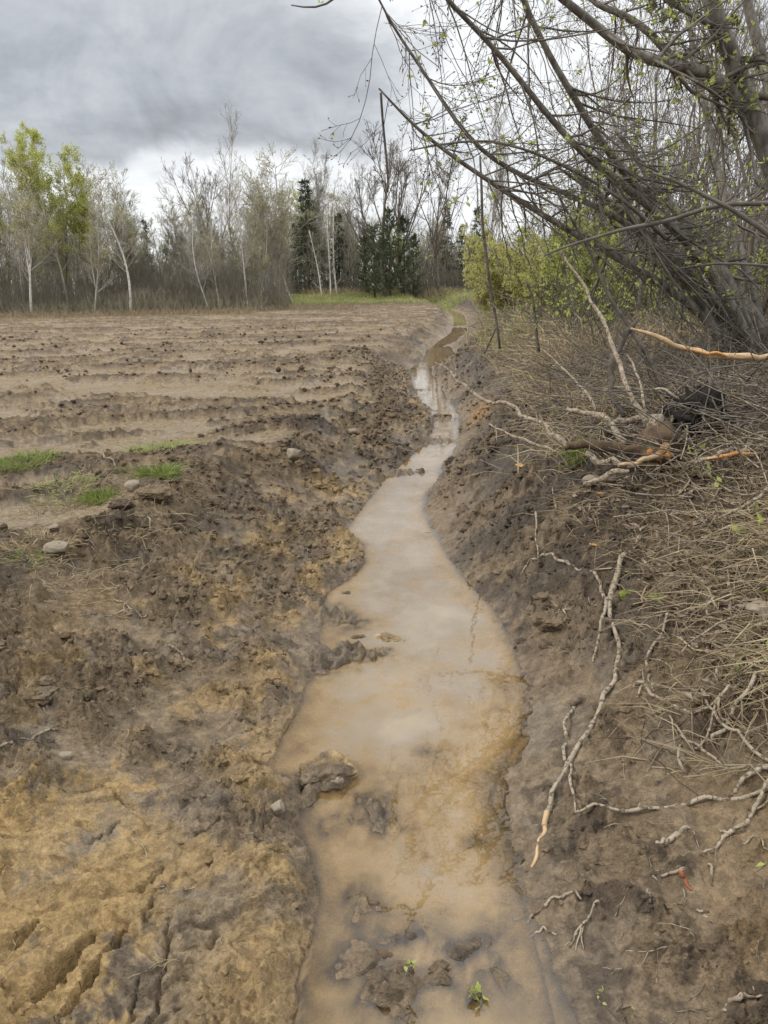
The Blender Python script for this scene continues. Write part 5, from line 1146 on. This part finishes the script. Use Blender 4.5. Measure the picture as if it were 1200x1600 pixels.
tuft(345, 690, 90, 9, 260, 'straw_d', 12, 'grass_patch', 'dull grass patch near the end of the bank crest', 'grass patch', .7)
tuft(290, 700, 50, 11, 160, 'grass', 18, 'grass_tuft', 'green tuft at the right end of the thin grass patch', 'grass tuft', .8)
tuft(905, 735, 34, 44, 130, 'grass', 13, 'fern_tuft', 'fresh green leafy tuft at the foot of the rotten log', 'plant', 1.2)
tuft(870, 975, 24, 26, 90, 'straw', 14, 'root_tuft', 'fringe of pale roots on the round sod at the waterline', 'roots', -.2)
def sprig(u, v, h, n, seed, label, mk='leaf', s=.03):
    rs = np.random.default_rng(seed); p = gp(u, v); t = thing('sprig', label, 'plant', p); k = max(2, n//3); P = np.zeros((k, 5, 3)); d = rs.normal(0, .35, (k, 2))
    for j in range(5): P[:, j, :2] = d*h*j/4+rs.normal(0, .01, (k, 2)); P[:, j, 2] = h*j/4
    b = MB(); b.tubes(P, np.repeat(np.linspace(.0022, .001, 5)[None], k, 0), 4, False); b.obj('stem', M['twig'], t)
    i = rs.integers(0, k, n); j = rs.integers(1, 5, n); b = MB(); b.cards(P[i, j], rs.normal(size=(n, 3))+np.array([0, 0, .5]), s*rs.uniform(.6, 1.3, n), s*.62, rs, .4); b.obj('leaf', M[mk], t)
for i, (u, v, h, n, lab, s) in enumerate(((640,1560,.05,6,'sprouting sprig drowned in the dark debris at the bottom of the water',.018),(745,1570,.035,14,'small rosette of green leaves in the water at the bottom',.022),(970,1590,.07,7,'yellow budded sprig standing in the mud at the bottom right',.012),(1122,778,.10,7,'two broad fresh leaves under the splintered branch',.04),(1085,745,.12,8,'fresh leaves on a thin twig right of the stump',.04),
    (1170,838,.10,8,'green shoot on the leaf litter near the right edge',.04),(1150,850,.06,5,'lone broad leaf beside the green shoot',.04),(860,490,.35,40,'light green leafed spray on the brush left of the broken snag',.045),(915,510,.35,46,'wider spray of fresh leaves in front of the broken snag',.05),(890,545,.3,26,'low spray of fresh leaves under the wider one',.045),
    (1140,1080,.06,6,'tiny shoot between the crossing sticks',.02),(1195,1060,.08,7,'green leaves at the right edge above the crossing sticks',.03),(1195,960,.10,6,'green shoot on the tan stone at the right edge',.035),(1085,500,.4,40,'fresh leaves hanging in front of the alder stems',.045),(1170,480,.4,50,'cluster of young leaves at the foot of the right hand stems',.05),(1195,1380,.05,3,'small leaves on the mud at the right edge',.02))):
    sprig(u, v, h, n, 300+i, lab, 'leaf_y' if i == 2 else 'leaf', s)
# dark bits floating and stuck in the water
def floats():
    rs = np.random.default_rng(71)
    for i, (u, v, w, lab) in enumerate(((540,940,26,'dark clod breaking the water left of the ditch middle'),(690,655,30,'dark mud bar across the narrow stream'),(628,742,26,'dark mud scrap in the bright water'),(655,745,18,'smaller scrap right of the dark mud scrap'),(670,840,18,'dark scrap off the right shore'),(615,828,8,'speck standing in the bright water'),
        (560,1015,30,'brown mud bar edge in the water'),(610,1022,46,'long brown mud ridge just out of the water'),(505,1018,16,'dark scrap by the left shallows'),(595,1085,14,'dark chip floating in the middle of the water'),(555,1108,12,'dark chip left of the middle one'),(622,1280,22,'drowned brown root clump'),(630,1335,26,'round brown root clump in the shallow water'),(660,1360,20,'dark leaf scrap in the shallow water'),(595,1395,34,'dark curled bark piece under the shallow water'),
        (600,1505,30,'pale brown clod in the shallows near the bottom'),(630,1530,30,'dark debris clump near the bottom'),(685,1530,30,'spiky brown root clump near the bottom'),(655,1545,24,'pale clod among the bottom debris'),(790,1405,36,'dark muddy scrap at the right waterline'),(825,1560,20,'dark sliver at the bottom right waterline'))):
        p = gp(u, v); p[2] = max(p[2], -.012); r = w*.5*np.dot(p-CP, CF)/FPX
        lump('mud_scrap', lab, 'mud scrap', p+np.array([0, 0, r*.05]), (r, r*.55, r*.28), 'clod' if i % 3 else 'rot', 400+i, .45, 0, rs.uniform(-.5, .5), .3, I4 if w > 24 else I2)
floats()
